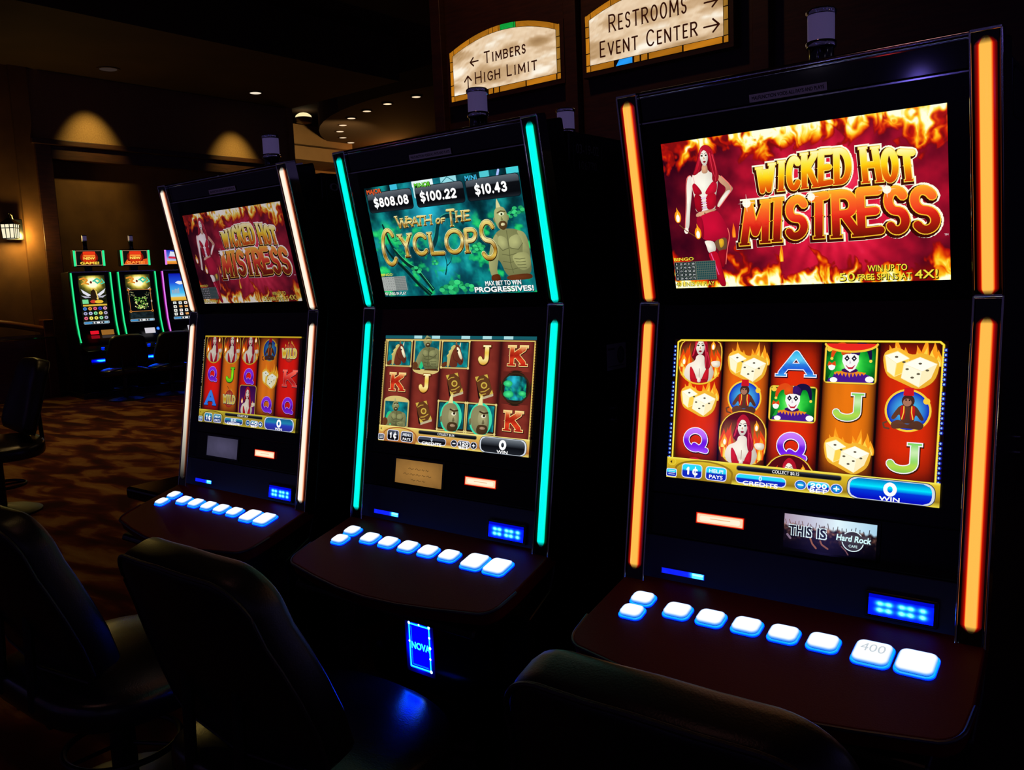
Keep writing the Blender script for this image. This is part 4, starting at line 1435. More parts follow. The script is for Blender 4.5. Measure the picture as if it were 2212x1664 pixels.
DS = 0.29                                     # slope of the button deck


def D(x, y, h=0.0):
    """point on the sloping deck, h above it"""
    return (x, y - h * 0.28, 0.783 + DS * (y + 0.096) + h * 0.96)


def deck_outline(g=0.0):
    pts = [(-0.335 - g, -0.085)]
    pts += [(-0.343 - g, -0.24)]
    pts += arc(-0.295, -0.285, 0.045 + g, 0.045 + g, 180, 250, 5)
    pts += [(-0.20, -0.348 - g), (-0.10, -0.362 - g), (0, -0.367 - g), (0.10, -0.362 - g), (0.20, -0.348 - g)]
    pts += arc(0.295, -0.285, 0.045 + g, 0.045 + g, 290, 360, 5)
    pts += [(0.343 + g, -0.24), (0.335 + g, -0.085)]
    return pts


def tube_strip(mb, plane, x, s0, s1, cols, fade_end=0.0):
    """glowing half-round tube with its tinted lens, along s"""
    core, edge, halo = cols
    prof = [(-.0165, .0123, (0, 0, 0)), (-.0130, .0126, mix((0, 0, 0), halo, .6)), (-.0104, .0130, halo), (-.0092, .0142, edge), (-.0074, .0176, core), (-.0035, .0195, core), (0, .02, core),
            (.0035, .0195, core), (.0074, .0176, core), (.0092, .0142, edge), (.0104, .0130, halo), (.0130, .0126, mix((0, 0, 0), halo, .6)), (.0165, .0123, (0, 0, 0))]
    stops = [(-.010, 0), (-.0065, .18), (-.001, .72), (.0025, .96), (.006, 1.0)]
    L = s1 - s0
    ss = [(s0 + a, b) for a, b in stops] + [(s0 + L * .5, 1.0)] + [(s1 - a, b) for a, b in stops[::-1]]
    rings, cc = [], []
    for s, k in ss:
        kk = min(1.0, max(0.0, k))
        f = 1.0
        if fade_end and s > s1 - fade_end:
            f = max(.12, (s1 - s) / fade_end)
        ring = []
        for dx, o, c in prof:
            wx = dx * (0.25 + 0.75 * kk ** .5) if kk < 1 else dx
            ring.append(plane(x + wx, s, .0123 + (o - .0123) * kk))
            cc.append(tuple(v * (kk if kk < .9 else 1.0) * (f if f == 1 else f ** .8) for v in c))
        rings.append(ring)
    mb.loft(rings, closed=False, cap0=False, cap1=False, col=cc)


def rounded_slab(mb, cx, cy, wx, wy, r, h0, h1, inset, col0, col1, mi0=0, cap=True):
    def ring(k, h):
        a, b, rr = wx / 2 - k, wy / 2 - k, max(.002, r - k)
        p = arc(a - rr, b - rr, rr, rr, 0, 90, 5) + arc(-a + rr, b - rr, rr, rr, 90, 180, 5) + arc(-a + rr, -b + rr, rr, rr, 180, 270, 5) + arc(a - rr, -b + rr, rr, rr, 270, 360, 5)
        return [D(cx + x, cy + y, h) for x, y in p]
    R = [ring(0, h0), ring(0, h0 + (h1 - h0) * .55), ring(inset * .45, h0 + (h1 - h0) * .85), ring(inset, h1)]
    n = len(R[0])
    mb.loft(R, cap0=False, cap1=cap, col=[col0] * n + [mix(col0, col1, .35)] * n + [mix(col0, col1, .9)] * n + [col1] * n, mi=mi0)


BTN = [(-.257, -.169, .045, .034), (-.258, -.211, .045, .034), (-.175, -.182, .050, .038), (-.107, -.182, .050, .038), (-.037, -.182, .050, .038), (.031, -.182, .050, .038), (.100, -.182, .050, .038), (.181, -.183, .058, .052), (.249, -.183, .058, .052)]


def slot_machine(name_label, loc, rz, tubes, top_art, low_art, card, glow_gain=1.0, plate=None, nova=True, mirror=False, fade=0.0):
    t = thing('slot_machine', name_label, 'slot machine', loc, rz, 'slot machines in the near row')
    # cabinet
    mb = MB()
    prof = [(.030, 1.732), (.44, 1.732), (.44, .02), (-.13, .02), (-.13, .10), (-.185, .13), (-.185, .655), (-.10, .70)]
    prof += [yz(Lo(0, .585, -.02)), yz(Lo(0, 0, -.02)), yz(U(0, .30, -.02)), (.030, 1.66)]
    mb.prism(prof, -.333, .333)
    mb.build('cabinet', M['side'], t, bevel=.006)
    mb = MB()
    mb.prism([yz(U(0, .012, -.085)), yz(U(0, .405, -.085)), yz(U(0, .405, -.012)), yz(U(0, .012, -.012))], -.335, .335)
    mb.build('head', M['side'], t, bevel=.006)
    # bezels
    mb = MB()
    mb.box((-.292, -.004, -.014), (.292, .360, -.001), fn=U)
    mb.build('upper_bezel', M['bezel'], t, bevel=.002)
    mb = MB()
    mb.box((-.292, .004, -.014), (.292, .392, -.001), fn=Lo)
    mb.build('lower_bezel', M['bezel'], t, bevel=.002)
    # header
    mb = MB()
    mb.box((-.288, .3615, -.014), (.288, .4075, .004), fn=U)
    hd = mb.build('header_panel', M['gloss'], t, bevel=.003)
    mb = MB()
    mb.box((-.288, .3585, -.006), (.288, .3610, .006), fn=U)
    mb.build('trim_strip', M['chrome'], hd)
    mb = MB()
    mb.tube([U(-.288, .413, -.002), U(.288, .413, -.002)], .0065, 12)
    mb.box((-.288, .406, -.082), (.288, .4105, .002), fn=U)
    mb.build('top_rail', M['chrome'], t, smooth=True)
    a = Art(200, 20)
    a.rect(0, 0, 200, 20, (236, 230, 244))
    a.text('MALFUNCTION VOIDS ALL PAYS AND PLAYS', 100, 14.5, 9, (30, 24, 40), width=186, off=.02)
    a.build('warning_label', t, lambda u, v, h: U(-.067 + .138 * u, .3795 - .0135 * v, .0066 + h), M['print'])
    # pillars with lit tubes
    for sx in (-1, 1):
        x = sx * .3126
        for nm, pl, a0, a1, b0, b1 in (('upper', U, -.004, .416, .0115, .3974), ('lower', Lo, -.002, .585, .046, .546)):
            mb = MB()
            mb.box((x - .0195, a0, -.02), (x + .0195, a1, .0118), fn=pl)
            p = mb.build('light_pillar', M['gloss'], t, bevel=.003)
            mb = MB()
            for e in (-1, 1):
                mb.box((x + e * .0215 - .0018, a0, -.02), (x + e * .0215 + .0018, a1, .0135), fn=pl)
            for e in (a0 - .002, a1 - .002) if nm == 'upper' else (a0 + .001, a1 - .004):
                mb.box((x - .022, e, -.02), (x + .022, e + .005, .0138), fn=pl)
            mb.build('chrome_trim', M['chrome'], p, bevel=.001)
            mb = MB()
            tube_strip(mb, pl, x, b0, b1, tubes, fade if (nm == 'lower' and sx < 0) else 0.0)
            mb.build('light_tube', M['tube'], p, smooth=False)
    # screens
    top_art.build('upper_screen', t, lambda u, v, h: U(-.255 + .51 * u, .3164 - .2874 * v, h), M['glow'])
    low_art.build('lower_screen', t, lambda u, v, h: Lo(-.255 + .51 * u, .0760 + .2823 * v, h), M['glow'])
    # fascia
    mb = MB()
    mb.box((-.292, .392, -.014), (.292, .478, -.002), fn=Lo)
    mb.build('card_panel', M['bezel'], t, bevel=.002)
    mb = MB()
    mb.box((-.292, .480, -.014), (.292, .582, -.003), fn=Lo)
    mb.build('lower_fascia', M['fascia'], t, bevel=.002)
    mir = -1 if mirror else 1
    a = Art(100, 22)
    a.rect(0, 0, 100, 22, (196, 10, 4))
    a.rr(1.2, 1, 98.8, 21, 2, (255, 90, 40))
    a.rr(2.6, 2.4, 97.4, 19.6, 2, (255, 216, 176))
    a.rr(8, 6, 92, 16.5, 4, (255, 244, 214))
    a.rr(30, 9.6, 72, 11, .5, (240, 170, 120))
    xr = -.186 if mirror else .062
    a.build('lit_slot_cover', t, lambda u, v, h: Lo(xr + .100 * u, .4215 + .0215 * v, .002 + h), M['lamp'])
    cx0, cx1, ca = card
    mb = MB()
    mb.box((cx0 - .006, .396, -.001), (cx1 + .006, .468, .0015), fn=Lo)
    fr = mb.build('card_frame', M['gloss'], t)
    ca.build('card_display', fr, lambda u, v, h: Lo(cx0 + (cx1 - cx0) * u, .401 + .0625 * v, .0018 + h), M['glow'])
    # ticket slot and bill acceptor
    a = Art(100, 16)
    a.rect(0, 2, 100, 16, (3, 4, 60))
    a.grid(2, 3, 98, 15, 24, 5, lambda X, Y: ramp(np.clip(np.exp(-((X - 84) / 14) ** 2) + .42 + .25 * (fbm(X / 9, Y / 5, 2) - .5), 0, 1), [(0, (0, 0, 60)), (.5, (6, 20, 190)), (.8, (10, 90, 255)), (1, (60, 190, 255))]))
    a.rr(72, 5, 96, 9, 2, (120, 220, 255))
    a.build('ticket_slot', t, lambda u, v, h: Lo(-.257 + .096 * u, .5415 + .0135 * v, .0 + h), M['led'])
    mb = MB()
    mb.box((.143, .516, -.003), (.262, .562, .004), fn=Lo)
    bz = mb.build('bill_acceptor', M['black'], t, bevel=.003)
    a = Art(100, 36)

    def bill(X, Y):
        led = sum(np.exp(-(((X - lx) / 6.5) ** 2 + ((Y - ly) / 4.2) ** 2)) for lx in (18, 32, 52, 66, 84) for ly in (15, 26))
        g_ = np.clip(.30 + .85 * led - .25 * (Y < 7), 0, 1)
        return ramp(g_, [(0, (0, 0, 60)), (.3, (0, 6, 190)), (.6, (4, 60, 220)), (.85, (24, 110, 200)), (1, (70, 130, 190))])
    a.grid(0, 0, 100, 36, 50, 18, bill)
    a.build('bill_slot_light', bz, lambda u, v, h: Lo(.150 + .105 * u, .5205 + .036 * v, .0044 + h), M['bill'])
    # deck
    mb = MB()
    o = deck_outline()
    mb.loft([[D(x, y, -.034) for x, y in o], [D(x, y, 0) for x, y in o]])
    dk = mb.build('button_deck', M['deck'], t, bevel=.004)
    mb = MB()
    rim = deck_outline(.001)
    mb.tube([D(x, y, -.003) for x, y in rim[1:-1]], .0036, 8)
    mb.build('deck_edge', M['edge'], dk, smooth=True)
    for i, (bx, by, bw, bd) in enumerate(BTN):
        mb = MB()
        rounded_slab(mb, bx, by, bw + .006, bd + .006, .013, 0.0004, .0042, .002, (0, 14, 255), (0, 110, 255), 0)
        rounded_slab(mb, bx, by, bw - .001, bd - .001, .012, .0044, .0056, .0005, (14, 16, 40), (30, 40, 80), 0)
        rounded_slab(mb, bx, by, bw, bd, .012, .0058, .0112, .006, (0, 70, 160), (163, 163, 163), 0)
        b = mb.build('deck_button', M['led'], dk)
        if i == 7 and mirror:
            a = Art(100, 60)
            a.text('400', 50, 34, 24, (196, 206, 214), width=70)
            a.build('button_caption', b, lambda u, v, h: D(bx - .028 + .056 * u, by + .024 - .048 * v, .01135 + h), M['glow'])
    # under-deck body
    mb = MB()
    mb.prism([(-.13, .66), (-.11, .735), (-.33, .672), (-.335, .655), (-.20, .62)], -.30, .30)
    mb.build('deck_support', M['black'], t, bevel=.006)
    mb = MB()
    mb.box((-.24, -.199, .10), (.24, -.184, .625))
    bd_ = mb.build('belly_door', M['gloss'], t, bevel=.004)
    mb = MB()
    mb.box((-.333, -.12, 0), (.333, .43, .022))
    mb.build('plinth', M['black'], t)
    if nova:
        a = Art(80, 122)
        a.grid(-8, -8, 88, 130, 24, 34, lambda X, Y: ramp(np.clip(.95 - np.hypot((X - 40) / 70, (Y - 61) / 96), 0, 1), [(0, (0, 0, 1)), (.25, (0, 0, 30)), (.6, (0, 0, 190)), (1, (0, 0, 235))]))
        a.rr(3, 3, 77, 119, 4, (0, 40, 250))
        a.rr(5, 5, 75, 117, 3, (8, 96, 150))
        a.rr(8, 8, 72, 114, 3, (0, 0, 215))
        a.stroke([(14, 14), (14, 108), (66, 108)], .9, (0, 30, 120))
        a.stroke([(12, 12), (12, 110), (68, 110)], .7, (0, 56, 140))
        for x, y, r in ((74, 4, 4), (6, 5, 4), (74, 30, 3.4), (75, 56, 4), (74, 84, 3.4), (75, 116, 4.5), (5, 52, 3), (40, 4, 3)):
            a.ell(x, y, r, r, (70, 110, 150), 12)
        a.text('NOVA', 43, 68, 17, (8, 90, 120), width=62, off=.03)
        a.build('lit_badge', bd_, lambda u, v, h: (-.040 + .080 * u, -.1995 - h, .580 - .122 * v), M['badge'])
    # side plate, notice, locks
    mb = MB()
    pts = arc(.155, 1.708, .010, .010, 0, 90, 4) + arc(.058, 1.708, .010, .010, 90, 180, 4) + arc(.058, 1.648, .010, .010, 180, 270, 4) + arc(.155, 1.648, .010, .010, 270, 360, 4)
    mb.tube([(.3335, y, z) for y, z in pts], .0012, 6, closed=True)
    sp = mb.build('serial_plate', M['iron'], t, smooth=True)
    if plate:
        a = Art(100, 60)
        a.text(plate[0], 50, 26, 17, (180, 176, 184), width=84)
        if plate[1]:
            a.text(plate[1], 50, 54, 15, (180, 176, 184), width=66)
        a.build('plate_number', sp, lambda u, v, h: (.3336 + h, .050 + .112 * u, 1.716 - .075 * v), M['print'])
    a = Art(88, 64)
    a.rect(0, 0, 88, 64, (238, 234, 244))
    a.ell(64, 30, 17, 22, (60, 56, 80), 20)
    a.ell(64, 30, 12, 16, (120, 114, 150), 18)
    a.rect(6, 10, 36, 15, (110, 104, 140))
    a.rect(6, 54, 80, 57, (140, 132, 170))
    if not mirror:
        a.build('inspection_sticker', t, lambda u, v, h: (.3337 + h, .162 + .089 * u, 1.236 - .064 * v), M['print'])
    for z in (1.077, 1.048):
        mb = MB()
        mb.cyl((.187, z), .008, .332, .340, 16, fn=lambda p, q, r: (r, p, q))
        mb.cyl((.187, z), .0035, .340, .345, 8, fn=lambda p, q, r: (r, p, q))
        mb.build('side_lock', M['chrome'], t, smooth=True)
    # tower light
    candle(t, (0, .112, 1.730))
    return t


def candle(parent, c, k=1.0):
    mb = MB()
    mb.lathe(c, [(.027 * k, 0), (.027 * k, .012 * k), (.0235 * k, .016 * k), (.0235 * k, .084 * k), (.025 * k, .087 * k)], 28)
    base = mb.build('tower_light', M['gloss'], parent, smooth=True)
    mb = MB()
    mb.lathe(c, [(.027 * k, .087 * k), (.028 * k, .089 * k), (.028 * k, .097 * k), (.027 * k, .099 * k)], 28)
    mb.build('chrome_ring', M['chrome'], base, smooth=True)
    mb = MB()
    mb.lathe(c, [(.0245 * k, .099 * k), (.0248 * k, .101 * k), (.0248 * k, .148 * k)], 28)
    mb.build('lamp_lens', M['lens'], base, smooth=True)
    mb = MB()
    mb.lathe(c, [(.027 * k, .147 * k), (.0278 * k, .149 * k), (.0278 * k, .155 * k), (.025 * k, .158 * k), (.012 * k, .160 * k)], 28)
    mb.build('cap', M['chrome'] if k == 1.0 else M['gloss'], base, smooth=True)


def card_hardrock():
    a = Art(330, 124)

    def bg(X, Y):
        t = Y / 124.0
        sky = ramp(np.clip(X / 330, 0, 1), [(0, (170, 150, 170)), (.3, (196, 196, 214)), (.6, (224, 246, 252)), (1, (170, 210, 235))])
        n = fbm(X / 9, Y / 9, 4)
        crowd = ramp(np.clip(n * 1.5 - .35 - (t - .3) * .9, 0, 1), [(0, (14, 8, 16)), (.4, (70, 44, 40)), (.75, (160, 112, 92)), (1, (220, 170, 140))])
        crowd = crowd * np.clip(1.5 - X / 330 * .7, .5, 1)[..., None]
        dark = ramp(np.clip((t - .55) * 3, 0, 1), [(0, (255, 255, 255)), (1, (26, 16, 34))]) / 255.0
        m = np.clip((t - .17 - .16 * fbm(X / 14, X * 0 + 2, 3) - .02) * 14, 0, 1)[..., None]
        return sky * (1 - m) + crowd * dark * m
    a.grid(0, 0, 330, 124, 132, 50, bg)
    r = random.Random(4)
    for i in range(20):
        x = 8 + i * 15.6
        y = 38 + r.uniform(-6, 6)
        dx = r.uniform(-5, 5)
        c = mix((120, 80, 66), (40, 30, 40), i / 20)
        a.stroke([(x, y), (x + dx, y - r.uniform(10, 20))], 2.6, c)
    a.stroke([(100, 80), (108, 98), (122, 112)], 6, (150, 92, 70))
    a.stroke([(136, 84), (142, 96), (164, 108)], 6, (140, 88, 70))
    a.stroke([(212, 92), (226, 104), (236, 118)], 4, (120, 80, 84))
    a.stroke([(14, 76), (26, 88)], 8, (130, 110, 130))
    sil = (216, 236, 242)
    for s, x, wd in (('THIS', 62, 80), ('IS', 140, 30)):
        a.text(s, x, 74, 34, sil, width=wd + 1, off=.085)
        a.text(s, x, 73, 33, (22, 24, 34), width=wd, off=.025)
    a.ell(250, 68, 38, 36, (60, 60, 70), 32)
    a.ell(250, 68, 35, 33, (52, 46, 56), 32)
    a.ring(250, 68, 37, 35, 3.4, sil, 32)
    a.rect(196, 46, 312, 74, (70, 62, 70))
    a.text('Hard Rock', 253, 71, 21, (40, 40, 52), width=122, off=.05, shear=.12)
    a.text('Hard Rock', 252, 70, 21, (214, 250, 252), width=118, off=.025, shear=.12)
    a.text('CAFE', 252, 90, 9, (214, 246, 248), width=30, off=.01)
    return a


def card_plain(col, lines):
    a = Art(165, 61)
    a.grid(0, 0, 165, 61, 22, 10, lambda X, Y: ramp(np.clip(1.1 - .5 * np.hypot((X - 82) / 82, (Y - 30) / 30) + .25 * (fbm(X / 16, Y / 16, 3) - .5), 0, 1), [(0, tuple(c * .35 for c in col)), (.5, tuple(c * .8 for c in col)), (1, col)]))
    if lines:
        dk = tuple(c * .62 for c in col)
        r = random.Random(2)
        for y, x0, x1 in ((22, 46, 118), (36, 30, 132), (50, 58, 100)):
            x = x0
            while x < x1:
                l = r.uniform(8, 20)
                a.stroke([(x, y), (x + l * .3, y - 2.5), (x + l * .6, y + 1), (x + l, y - 1)], 1.6, dk)
                x += l + 5
    return a


# ------------------------------------------------------------------ chairs
def superell(w, h, n, m=2.6, k=48):
    out = []
    for i in range(k):
        t = 2 * PI * i / k
        c, s = math.cos(t), math.sin(t)
        out.append((w * math.copysign(abs(c) ** (2 / n), c), h * math.copysign(abs(s) ** (2 / m), s)))
    return out


def cushion(mb, outline, place, thick, rnd=.022):
    """outline in (u, v); place(u, v, d) with d the depth; rounded rim, crowned faces"""
    cu = sum(p[0] for p in outline) / len(outline)
    cv = sum(p[1] for p in outline) / len(outline)

    def ring(k, d):
        return [place(cu + (u - cu) * k, cv + (v - cv) * k, d) for u, v in outline]
    R = [ring(.30, -.004), ring(.62, -.002), ring(.86, 0), ring(.95, .004), ring(.985, rnd * .45), ring(1, rnd), ring(1, thick - rnd), ring(.985, thick - rnd * .45), ring(.95, thick - .004), ring(.84, thick + .004), ring(.6, thick + .012), ring(.3, thick + .016)]
    mb.loft(R)


def chair_outline():
    """backrest seen from behind: u across, v up; rounded shoulders, slightly flared sides"""
    side = [(.270, -.03), (.276, .05), (.266, .13), (.250, .20), (.234, .25)] + arc(.132, .290, .098, .098, 8, 80, 8) + [(.075, .392)]
    pts = [(-u, v) for u, v in side] + [(0, .396)] + side[::-1]
    return pts + [(.235, -.060), (0, -.068), (-.235, -.060)]


def casino_chair(label, loc, rz, group='leather casino chairs'):
    """sits with its front towards +y; origin on the floor under the seat"""
    t = thing('casino_chair', label, 'chair', loc, rz, group)
    REC = math.radians(18)

    def back(u, v, d):
        d2 = d + .40 * u * u
        return (u, -.215 - v * math.sin(REC) + d2 * math.cos(REC), .52 + v * math.cos(REC) + d2 * math.sin(REC))
    mb = MB()
    cushion(mb, chair_outline(), back, .085, .026)
    b = mb.build('backrest', M['leather'], t, smooth=True)
    mb = MB()
    o = chair_outline()
    mb.tube([back(u * .985, .20 + (v - .20) * .985, .004) for u, v in o], .0045, 8, closed=True)
    mb.build('piping', M['piping'], b, smooth=True)
    mb = MB()
    cushion(mb, superell(.305, .250, 3.4), lambda u, v, d: (u, -.010 + v, .345 + d + .02 * (1 - (u / .26) ** 2)), .085, .028)
    mb.build('seat', M['seat'], t, smooth=True)
    for x in (-.09, .09):
        mb = MB()
        mb.tube([(x, -.04, .343), (x, -.22, .345), (x, -.252, .40), back(x, .12, .006)], .013, 8)
        mb.build('back_bracket', M['iron'], t, smooth=True)
    mb = MB()
    mb.lathe((0, 0, 0), [(.06, .348), (.06, .32), (.034, .305), (.034, .05), (.05, .035)], 20)
    mb.build('pedestal', M['iron'], t, smooth=True)
    mb = MB()
    mb.lathe((0, 0, 0), [(.23, 0), (.23, .012), (.19, .026), (.06, .040), (.034, .05)], 36)
    mb.build('base', M['iron'], t, smooth=True)
    mb = MB()
    mb.tube(arc(0, 0, .15, .15, 0, 352.5, 47), .009, 8, closed=True) if False else mb.tube([(x, y, .17) for x, y in arc(0, 0, .15, .15, 0, 352.5, 47)], .009, 8, closed=True)
    for ang in (30, 150, 270):
        c, s = math.cos(math.radians(ang)), math.sin(math.radians(ang))
        mb.tube([(c * .03, s * .03, .17), (c * .15, s * .15, .17)], .006, 8)
    mb.build('foot_ring', M['iron'], t, smooth=True)
    return t
# ------------------------------------------------------------------ the room
mb = MB()
mb.box((-24, -6, -.06), (10, 26, 0))
struct('floor', mb, M['carpet'])
mb = MB()
mb.box((-24, -6, 5.40), (10, 26, 5.5))
struct('ceiling', mb, M['ceil'])
mb = MB()                                              # lowered ceiling along the left wall
mb.box((-13.3, 0, 4.72), (-10.42, 10.35, 5.40))
struct('trim_1', mb, M['ceil'])
mb = MB()                                              # upper wall over the timber frame
mb.box((-13.6, 5.74, 3.72), (-13.3, 10.35, 4.72))
mb.box((-13.6, 5.74, 0), (-13.42, 10.35, 3.72))
struct('wall_left', mb, [M['maroon']])
mb = MB()                                              # fabric panel inside the frame
mb.box((-13.42, 5.98, 0), (-13.38, 10.30, 3.46))
struct('trim_2', mb, M['brown'])
mb = MB()                                              # frame post
mb.box((-13.44, 5.74, 0), (-13.22, 5.97, 3.74))
struct('trim_3', mb, M['wood'], bevel=.01)
mb = MB()                                              # frame head, with a ledge
mb.box((-13.44, 5.97, 3.46), (-13.24, 10.35, 3.66))
mb.box((-13.46, 5.70, 3.66), (-13.20, 10.35, 3.74))
struct('trim_4', mb, M['wood'], bevel=.01)
mb = MB()                                              # nearer part of the left wall, behind the lantern
mb.box((-13.6, 5.50, 0), (-13.25, 5.74, 5.4))
mb.box((-13.6, 0, 0), (-13.3, 5.5, 5.4))
struct('wall_alcove', mb, M['brown'])
mb = MB()                                              # end of the long wall and the far room
mb.box((-13.6, 10.25, 0), (-13.25, 10.36, 4.72))
struct('wall_end', mb, M['maroon'])
mb = MB()
mb.box((-19.5, 10, 0), (-19.2, 26, 5.4))
struct('wall_far', mb, M['tan'])
mb = MB()
mb.box((-19.5, 25.5, 0), (10, 25.8, 5.4))
struct('wall_back', mb, M['brown'])
mb = MB()                                              # timber wall that carries the lit signs
mb.box((-5.50, 5.97, 0), (3.0, 6.25, 5.4))
struct('wall_sign', mb, M['wood'])
for i, x in enumerate((-5.46, -4.02, -2.45)):
    mb = MB()
    mb.box((x - .06, 5.90, 0), (x + .06, 5.97, 5.4))
    struct('trim_%d' % (5 + i), mb, M['wood'], bevel=.008)
# far room's tiered ceiling bands
mb = MB()
mb.box((-17.2, 11.4, 4.66), (-16.0, 14.2, 5.09))
struct('trim_8', mb, M['tan'])
mb = MB()
mb.box((-17.4, 11.2, 4.28), (-15.75, 14.0, 4.57))
struct('trim_9', mb, M['tan'])
mb = MB()
mb.box((-18.0, 11.0, 0), (-17.0, 16.0, 4.28))
struct('wall_niche', mb, M['tan'])

# round dark drum with a ring of small downlights
mb = MB()
mb.cyl((-11.5, 16.8), 5.62, 4.80, 5.40, 64)
struct('trim_10', mb, mat('drum_paint', (64, 44, 26), .9))


def downlight(loc, r, label, col, group=None, tilt=None):
    t = thing('downlight', label, 'ceiling light', loc, 0, group)
    mb = MB()
    mb.lathe((0, 0, 0), [(r * 1.25, 0), (r * 1.25, -.012), (r, -.012), (r * .95, -.004)], 24)
    mb.build('trim_ring', M['ceil'], t, smooth=True)
    mb = MB()
    mb.cyl((0, 0), r * .93, -.0075, -.004, 24, col=col)
    mb.build('lamp_disc', M['lamp'], t)
    return t


ring = [(-11.327, 11.652), (-12.106, 11.677), (-12.848, 11.834), (-13.570, 12.068), (-14.247, 12.425), (-14.848, 12.856), (-15.411, 13.417), (-15.823, 14.009)]
ring_lab = ['topmost and rightmost of the small downlights on the dark round ceiling', 'second from the top right of the small downlights on the dark round ceiling', 'third from the top right of the small downlights on the dark round ceiling',
            'small downlight at upper bend of the arc on the dark round ceiling', 'small downlight just above the leftmost one on the dark round ceiling', 'leftmost small downlight on the dark round ceiling far behind', 'small downlight just below the leftmost one on the dark round ceiling', 'lowest small downlight on the dark round ceiling far behind']
for (x, y), lb in zip(ring, ring_lab):
    downlight((x, y, 4.80), .085, lb, (255, 226, 186), 'downlights round the dark drum ceiling')
downlight((-11.105, 9.193, 5.40), .135, 'bright round recessed ceiling light at upper left, glowing pale yellow', (255, 240, 180))
downlight((-4.57, 16.52, 5.40), .15, 'bright oval ceiling light above the right machine beside its tower light', (255, 236, 150))
downlight((-9.04, 15.27, 5.40), .05, 'tiny white ceiling light just below the restrooms sign', (240, 220, 220))
downlight((-12.62, 6.62, 4.72), .13, 'dim recessed downlight in the lowered ceiling over the left wall', (46, 36, 32))
downlight((-12.57, 9.10, 4.72), .10, 'small bright downlight in the lowered ceiling near its right end', (236, 222, 200))

# warm lit columns in the far room
for x, y, r, lb in ((-16.75, 16.3, .52, 'orange lit round column behind the middle machine, left of two'), (-14.6, 15.6, .75, 'dim orange round column behind the middle machine, right of two')):
    t = thing('column', lb, 'column', (x, y, 0))
    mb = MB()
    mb.lathe((0, 0, 0), [(r * 1.1, 0), (r * 1.1, .2), (r, .24), (r, 4.5)], 40)
    mb.build('shaft', M['redwood'], t, smooth=True)
    mb = MB()
    mb.lathe((0, 0, 0), [(r, 4.5), (r * 1.14, 4.58), (r * 1.14, 4.80)], 40)
    mb.build('capital', M['wood'], t, smooth=True)
# added glowing dome standing in for a light scallop on the wall
t = thing('scallop_glow', 'bright half-round glow standing for a light scallop on the pale ceiling band at far left', 'light patch', (-15.98, 12.80, 5.10))
mb = MB()
mb.lathe((0, 0, 0), [(.02, 0), (.17, .03), (.20, .14)], 20)
mb.build('bowl', M['tan'], t, smooth=True)
mb = MB()
mb.lathe((0, 0, 0), [(.19, .125), (.17, .19), (.10, .24), (.01, .26)], 20, col=(255, 236, 176))
mb.build('lamp', M['lamp'], t, smooth=True)  # glowing cap of the scallop stand-in, not a fixture

# wall lantern
t = thing('wall_lantern', 'black iron lantern with glowing panes on the wall at far left', 'wall lamp', (-13.0, 5.20, 2.36))
t.scale = (.82, .82, .82)
mb = MB()
mb.box((.02 - .30, .05, -.10), (-.22, .30, .26))
mb.build('back_plate', M['iron'], t, bevel=.01)
mb = MB()
mb.tube([(-.24, .16, .2), (-.14, .1, .32), (-.02, .02, .33), (0, 0, .28)], .014, 8)
mb.tube([(0, 0, .24), (.0, .0, .30), (.02, .0, .33)], .012, 8)
mb.build('arm', M['iron'], t, smooth=True)
mb = MB()
mb.lathe((0, 0, 0), [(.17, .145), (.175, .16), (.06, .235), (.02, .26)], 4)
mb.build('roof', M['iron'], t)
mb = MB()
mb.lathe((0, 0, 0), [(.13, -.09), (.145, .145)], 4, col=(255, 244, 206))
mb.build('glass', M['lamp'], t)
mb = MB()
for k in range(4):
    a0 = PI / 2 * k
    a1 = PI / 2 * (k + 1)
    for f in (0, .33, .67):
        p0 = Vector((math.cos(a0), math.sin(a0), 0)).lerp(Vector((math.cos(a1), math.sin(a1), 0)), f)
        mb.tube([(p0.x * .134, p0.y * .134, -.09), (p0.x * .149, p0.y * .149, .145)], .007, 6)
    for z, r in ((-.09, .134), (.085, .146)):
        mb.tube([(math.cos(a0) * r, math.sin(a0) * r, z), (math.cos(a1) * r, math.sin(a1) * r, z)], .008, 6)
mb.build('frame', M['iron'], t)
lamp('lantern_light', 'POINT', (-13.12, 5.40, 2.34), 26, (1.0, 0.70, 0.16), None, .05)

# railing below the lantern
t = thing('railing', 'low wooden railing with rounded cap running to a square post at far left', 'railing', (-13.16, 5.22, 0))
mb = MB()
mb.tube([(.05, -2.2, 1.45), (.0, -.10, 1.10), (.0, .34, 1.0)], .05, 14)
mb.build('cap_rail', M['redwood'], t, smooth=True)
mb = MB()
mb.box((-.04, -2.2, 0), (.02, .34, .93))
mb.build('panel', M['redwood'], t)
mb = MB()
mb.box((-.10, .33, 0), (.06, .47, 1.14))
mb.build('post', M['redwood'], t, bevel=.012)
mb = MB()
mb.tube([(.14, -2.0, .90), (.10, .10, .88), (.10, .46, .88)], .014, 8)
mb.build('foot_rail', M['chrome'], t, smooth=True)


